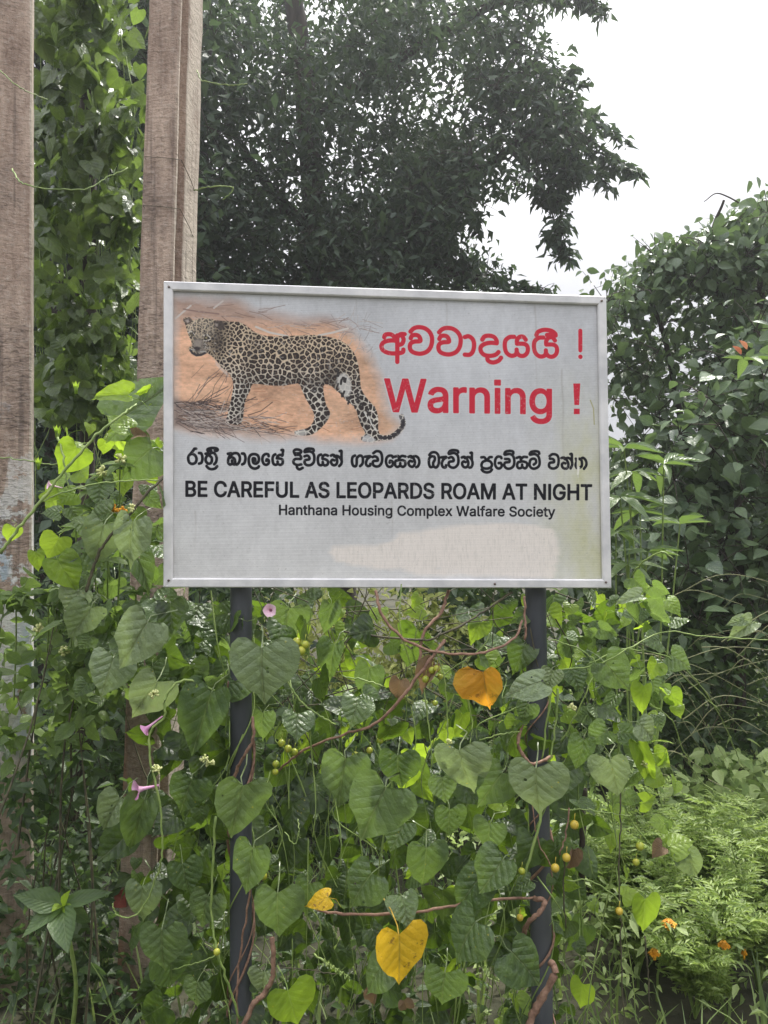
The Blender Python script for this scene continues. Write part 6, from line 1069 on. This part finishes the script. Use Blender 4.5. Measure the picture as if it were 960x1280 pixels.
# woody and green stems
ST = [([(470,738,2.0),(476,765,1.98),(500,795,1.97),(545,815,1.96),(600,816,1.96),(640,800,1.98),(654,775,2.03)], .0042, .0032, 'brown_stem'), ([(556,800,2.0),(530,835,1.98),(500,875,1.98),(468,905,2.0),(430,918,2.02),(380,938,2.05),(345,965,2.1)], .0045, .003, 'brown_stem'),
 ([(396,1138,1.95),(430,1142,1.93),(500,1142,1.94),(560,1134,1.94),(620,1124,1.95),(668,1123,1.98)], .0038, .0034, 'brown_stem'), ([(668,1123,1.98),(682,1128,1.96),(672,1142,1.95),(656,1160,1.97),(655,1200,2.05)], .007, .006, 'brown_stem'),
 ([(688,1202,1.97),(694,1215,1.95),(680,1242,1.95),(665,1270,1.95),(655,1300,1.95)], .0085, .0105, 'brown_stem'), ([(316,895,2.0),(316,925,1.98),(302,950,1.99),(288,985,2.02)], .004, .0045, 'brown_stem'), ([(340,1172,1.95),(341,1215,1.94),(332,1240,1.94),(316,1256,1.93),(303,1290,1.93)], .006, .0075, 'brown_stem'),
 ([(316,1060,1.97),(312,1120,1.96),(302,1180,1.96),(296,1240,1.96),(298,1300,1.96)], .0026, .0030, 'brown_stem'), ([(655,745,2.0),(657,775,1.99),(656,800,1.98)], .003, .0035, 'brown_stem'), ([(652,905,2.0),(648,930,1.97),(664,955,1.97),(690,945,2.0)], .005, .004, 'brown_stem'),
 ([(560,738,2.1),(552,765,2.08),(530,790,2.06),(524,830,2.05)], .005, .004, 'brown_stem'), ([(640,740,2.1),(600,768,2.08),(560,790,2.05),(520,800,2.05),(430,790,2.1)], .0035, .003, 'dark_stem'),
 ([(275,868,1.93),(235,850,1.9),(208,868,1.88),(205,895,1.87),(188,915,1.87),(188,955,1.86),(200,1005,1.86),(203,1060,1.86),(196,1095,1.87),(178,1135,1.88),(160,1147,1.88),(145,1142,1.88),(140,1130,1.88)], .0034, .0018, 'green_stem'),
 ([(0,692,1.9),(20,665,1.9),(50,628,1.92),(80,590,1.94),(115,550,1.96),(150,520,2.0),(170,505,2.05)], .0042, .003, 'green_stem'), ([(108,740,2.0),(118,705,1.99),(130,680,1.98),(160,645,1.98),(195,605,2.0),(215,590,2.1)], .0045, .0032, 'dark_stem'),
 ([(50,628,1.92),(90,612,1.95),(140,602,1.98),(200,600,2.02)], .002, .0018, 'green_stem'), ([(0,572,2.2),(30,575,2.15),(60,580,2.1),(80,580,2.1)], .0018, .0014, 'green_stem'), ([(72,545,2.0),(80,575,1.97),(85,610,1.96)], .003, .002, 'green_stem'),
 ([(690,800,2.0),(720,810,1.98),(745,830,1.97),(735,860,1.95),(722,890,1.96),(700,930,1.98)], .002, .0018, 'green_stem'), ([(700,838,1.98),(750,830,1.96),(790,808,1.96),(830,790,2.0),(880,795,2.1),(960,800,2.3)], .0022, .0018, 'green_stem'),
 ([(735,830,1.98),(780,812,2.0),(835,822,2.1),(870,850,2.2),(900,895,2.3),(920,940,2.4),(928,960,2.4)], .0022, .0016, 'green_stem'), ([(780,760,2.05),(820,800,2.1),(850,840,2.15),(900,890,2.2)], .0016, .0012, 'green_stem'),
 ([(812,880,2.0),(840,900,2.02),(855,940,2.05),(880,980,2.1),(920,1000,2.1),(955,998,2.15)], .0018, .0012, 'green_stem'), ([(700,1012,2.0),(730,1012,1.98),(760,1016,1.98),(790,1020,1.98)], .0018, .0016, 'green_stem'),
 ([(708,1100,1.96),(740,1102,1.95),(770,1122,1.96),(776,1145,1.97)], .002, .0016, 'green_stem'), ([(776,1145,1.97),(776,1180,1.98),(778,1240,2.0),(782,1290,2.0)], .0018, .0018, 'dark_stem'), ([(775,965,1.98),(776,1020,1.98),(774,1080,1.98),(775,1140,1.98)], .002, .0018, 'dark_stem'),
 ([(806,1170,1.98),(810,1220,2.0),(812,1260,2.0)], .0022, .0018, 'dark_stem'), ([(706,1070,1.95),(705,1120,1.97),(707,1160,2.0)], .0022, .0018, 'dark_stem'), ([(712,1010,1.95),(708,1040,1.94),(700,1068,1.94)], .002, .002, 'brown_stem'),
 ([(270,1020,1.95),(266,1080,1.94),(265,1140,1.94),(272,1190,1.92),(285,1230,1.93),(300,1275,1.94)], .0034, .0030, 'green_stem'), ([(270,1195,1.92),(240,1205,1.93),(215,1212,1.95)], .0018, .0014, 'green_stem'),
 ([(682,990,1.98),(672,1040,1.95),(658,1085,1.94),(652,1100,1.95)], .0038, .0030, 'green_stem'), ([(690,860,1.96),(684,900,1.95),(678,950,1.95)], .0030, .0022, 'green_stem'), ([(698,862,1.97),(694,910,1.96),(686,952,1.95)], .0030, .0022, 'green_stem'),
 ([(546,815,2.0),(556,850,1.98),(559,900,1.97),(560,935,1.97)], .0018, .0018, 'green_stem'), ([(580,860,1.98),(590,900,1.98),(588,930,1.96)], .0022, .0018, 'green_stem'), ([(530,860,2.0),(535,900,1.99),(540,950,1.98),(538,975,1.98)], .0020, .0016, 'green_stem'),
 ([(600,925,1.96),(630,917,1.95),(650,914,1.97)], .0018, .0014, 'green_stem'), ([(355,845,1.97),(375,875,1.97),(400,895,1.98),(420,905,2.0)], .0026, .0024, 'green_stem'), ([(428,845,2.0),(455,850,1.99),(480,858,1.99)], .0020, .0016, 'green_stem'),
 ([(356,1040,2.0),(368,1055,1.98),(374,1040,1.98),(372,1025,2.0)], .0014, .0012, 'green_stem'), ([(392,1192,1.95),(410,1205,1.94),(425,1215,1.94),(437,1222,1.94)], .0026, .0022, 'green_stem'), ([(350,1210,1.98),(385,1212,1.97),(420,1218,1.97)], .0016, .0014, 'dark_stem'),
 ([(790,720,2.2),(800,706,2.15),(815,695,2.12),(830,690,2.1),(842,700,2.1)], .0028, .002, 'green_stem'), ([(665,1000,1.98),(672,1050,1.96),(690,1085,1.95)], .0016, .0014, 'brown_stem'), ([(730,985,2.2),(728,1040,2.2),(726,1100,2.2)], .009, .009, 'bark'),
 ([(15,212,2.35),(25,226,2.3),(45,234,2.28),(75,237,2.28),(108,236,2.3),(130,224,2.35),(160,210,2.4)], .0022, .0016, 'green_stem'), ([(246,88,2.75),(252,100,2.7),(268,104,2.65),(290,107,2.6),(310,104,2.6)], .0020, .0016, 'green_stem'),
 ([(243,238,2.7),(255,235,2.66),(275,233,2.64),(291,234,2.64),(288,242,2.64),(278,250,2.64)], .0026, .0018, 'green_stem'), ([(0,88,2.4),(20,106,2.38),(34,114,2.4),(60,125,2.6)], .0016, .0014, 'green_stem')]
for pts, r0, r1, mt in ST: stem(vine, pts, r0, r1, mt, jit=.0012)
# twining shoots round the two posts
for topp, dr, p0 in (pA, pB):
    for k in range(3):
        ph = random.uniform(0, 6.28); r = .035; pts = []; z0 = random.uniform(.9, 1.2); turns = random.uniform(2.0, 3.5); ln = random.uniform(.7, 1.0)
        for i in range(46):
            t = i/45; a = ph+t*turns*6.28; c = topp+dr*(z0+t*ln); pts.append(c+U3*math.cos(a)*r+N3*math.sin(a)*r)
        q = MB(); q.tube(pts, .0042 if k == 0 else .0022, .003 if k == 0 else .0018, n=6, wob=.3); q.build('stem', M['brown_stem' if k < 2 else 'green_stem'], vine)
q = MB()
for i in range(150):
    x = random.uniform(230, 780); y = random.uniform(720, 1200); d = random.uniform(2.0, 2.45); l = random.uniform(60, 220); dx = random.gauss(0, 30)
    q.tube(smooth_path([at(x, y, d), at(x+dx*.3+random.gauss(0, 8), y+l*.35, d+random.uniform(-.05, .05)), at(x+dx*.8+random.gauss(0, 8), y+l*.7, d), at(x+dx, y+l, d)], 4), random.choice([.0014, .002, .0026]), .0012, n=4, caps=False)
q.build('tangled_stems', M['green_stem'], vine, kind='stuff')
q = MB()
for i in range(80):
    x = random.uniform(330, 700); y = random.uniform(735, 900); d = random.uniform(2.1, 2.5); l = random.uniform(50, 160); a = random.uniform(0, 6.28)
    q.tube(smooth_path([at(x, y, d), at(x+l*.5*math.cos(a)+random.gauss(0, 9), y+l*.5*math.sin(a), d), at(x+l*math.cos(a), y+l*math.sin(a)+random.gauss(0, 9), d+.05)], 4), random.choice([.0014, .0022]), .0012, n=4, caps=False)
q.build('dead_stems', M['dark_stem'], vine, kind='stuff')
# coiled tendril
pts = []
for i in range(70):
    t = i/69; c = at(405+32*t, 1202+22*t, 1.93); a = t*6.28*5.5; pts.append(c+Vector((math.cos(a)*.0, math.sin(a)*.006, math.cos(a)*.006)))
q = MB(); q.tube(pts, .0016, .0016, n=5); q.build('tendril', M['green_stem'], vine)
# fruits
BR = [(371,803,2.0,6.2),(381,806,1.98,5.5),(376,814,1.97,6),(368,818,2.0,4.5),(540,838,1.98,4.6),(546,836,1.97,4.6),(532,849,1.98,4.6),(525,843,1.99,4),(550,846,1.99,3.8),(352,929,2.05,4.8),(360,936,2.04,4.8),(368,940,2.05,4.6),(345,955,2.05,4.6),(344,965,2.04,4.2),
      (475,926,2.05,4.4),(462,938,2.05,4.2),(444,944,2.05,4.6),(329,1095,1.96,5.2),(652,1089,1.93,4.4),(271,1190,1.9,4.4),(800,1058,1.98,5.5),(795,1078,2.0,4.5),(544,879,1.99,3.6)]
BG = [(718,1031,1.92,5.6),(708,1072,1.92,5.4),(694,1085,1.92,5.4),(774,1139,1.95,4.8),(650,1147,1.96,4.4)]
for lst, mt in ((BR, 'berry'), (BG, 'berry_gold')):
    for x, y, d, r in lst:
        q = MB(); c = at(x, y, d); rr_ = r/963*d; q.ball(c, rr_, 10, 8); q.tube([c+Vector((0, 0, rr_*.8)), c+Vector((.003, .004, rr_*2.4))], .0009, n=4); q.build('fruit', M[mt], vine)
# trumpet flowers
def trumpet(px, py, d, ax, r, ln, mat):
    c = at(px, py, d); ax = Vector(ax).normalized(); a = ax.cross(Vector((0, 0, 1))); a.normalize(); b = ax.cross(a); q = MB(); v = []; f = []; prof_ = [(0, .12), (.55, .20), (.8, .34), (.94, .75), (1, 1.0)]; n = 15
    for t, rr_ in prof_:
        for k in range(n):
            an = 2*math.pi*k/n; w_ = 1+(.06*math.cos(5*an) if t > .9 else 0); v.append(c+ax*ln*(t-1)+(a*math.cos(an)+b*math.sin(an))*r*rr_*w_)
    for i in range(len(prof_)-1):
        for k in range(n): f.append((i*n+k, i*n+(k+1) % n, (i+1)*n+(k+1) % n, (i+1)*n+k))
    q.add(v, f); q.tube([c-ax*ln*1.25, c-ax*ln*.85], r*.13, r*.15, n=6); q.build('flower', M[mat], vine)
trumpet(169, 988, 1.9, (-1, -.8, .0), .024, .048, 'pink'); trumpet(180, 913, 1.92, (-.8, -.1, -.6), .016, .045, 'pink'); trumpet(337, 763, 2.05, (-.1, -1, .1), .018, .03, 'pale_pink'); trumpet(60, 606, 2.05, (-.8, -.6, .2), .012, .03, 'pale_pink')
# buds and small flower clusters
def cluster(parent, px, py, d, n, R_, mat, name='flower_cluster', sz=.004):
    c = at(px, py, d); q = MB()
    for k in range(n):
        v = Vector((random.gauss(0, 1), random.gauss(0, 1), random.gauss(.4, 1))).normalized()*R_*random.uniform(.6, 1); q.tube([c, c+v*.7, c+v], sz*.4, sz, n=5)
    return q.build(name, M[mat], parent)
for px, py, d in ((560,930,1.95),(165,635,1.98),(255,948,1.9),(262,955,1.92),(805,955,2.0),(715,885,1.95),(196,962,1.86),(192,868,1.88)): cluster(vine, px, py, d, 16, .014, 'bud', sz=.0028)
def budpod(px, py, d, ln=.03):
    c = at(px, py, d); q = MB()
    for k in range(5):
        a = k*1.256; v = Vector((math.cos(a)*.35, math.sin(a)*.35, 1)).normalized(); q.add([c, c+v*ln*.5+Vector((math.sin(a), -math.cos(a), 0))*.005, c+v*ln, c+v*ln*.5-Vector((math.sin(a), -math.cos(a), 0))*.005], [(0, 1, 2, 3)])
    q.tube([c-Vector((0, 0, .004)), c+Vector((0, 0, ln*.5))], .004, .005, n=7); q.build('flower_bud', M['vine_leaf_lime'], vine)
for px, py in ((95,490),(71,545),(48,585),(72,548)): budpod(px, py, 2.0)
# lantana flower heads belong to the lantana
for px, py, d, mt in ((128,590,2.1,'bud'),(150,574,2.1,'bud'),(115,605,2.1,'bud'),(140,636,2.08,'petal_orange'),(152,640,2.08,'petal_orange'),(105,662,2.05,'pale_pink'),(48,787,2.1,'bud'),(80,815,2.1,'bud'),(88,585,2.1,'bud')): cluster(lan, px, py, d, 22, .019, mt, sz=.0042)
# leafy lantana shoots rising to the left of the board
offl = origin_of(lan); q = MB()
for px, py in ((128,596),(150,580),(112,612),(95,660),(150,640),(118,640),(135,700),(60,740),(20,745),(90,720),(170,740)):
    c = at(px, py, 2.12); rosette(lan, c, 7, .055, .5, 'lantana_leaf', tilt=.2)
    q.tube(smooth_path([at(px+random.uniform(-10, 10), py+130, 2.25), at(px, py+60, 2.2), c], 5), .0028, .002, n=5, caps=False)
q.build('shoots', M['green_stem'], lan, kind='stuff')
# ---------------------------------------------------------------- thin scattering volume added to stand in for lens glare
hm, hnt = newmat('glare_veil'); hh_ = N(hnt)
pvn = hh_.n('ShaderNodeVolumePrincipled'); pvn.inputs['Color'].default_value = (.93, .95, 1, 1); pvn.inputs['Density'].default_value = .0036; pvn.inputs['Anisotropy'].default_value = .5
ou = hh_.n('ShaderNodeOutputMaterial'); hh_.set(ou.inputs['Volume'], pvn.outputs[0])
q = MB(); q.box((-402, -62, -2), (402, 902, 14)); hz = q.build('glare_veil', hm, None, kind='stuff', smooth=False)
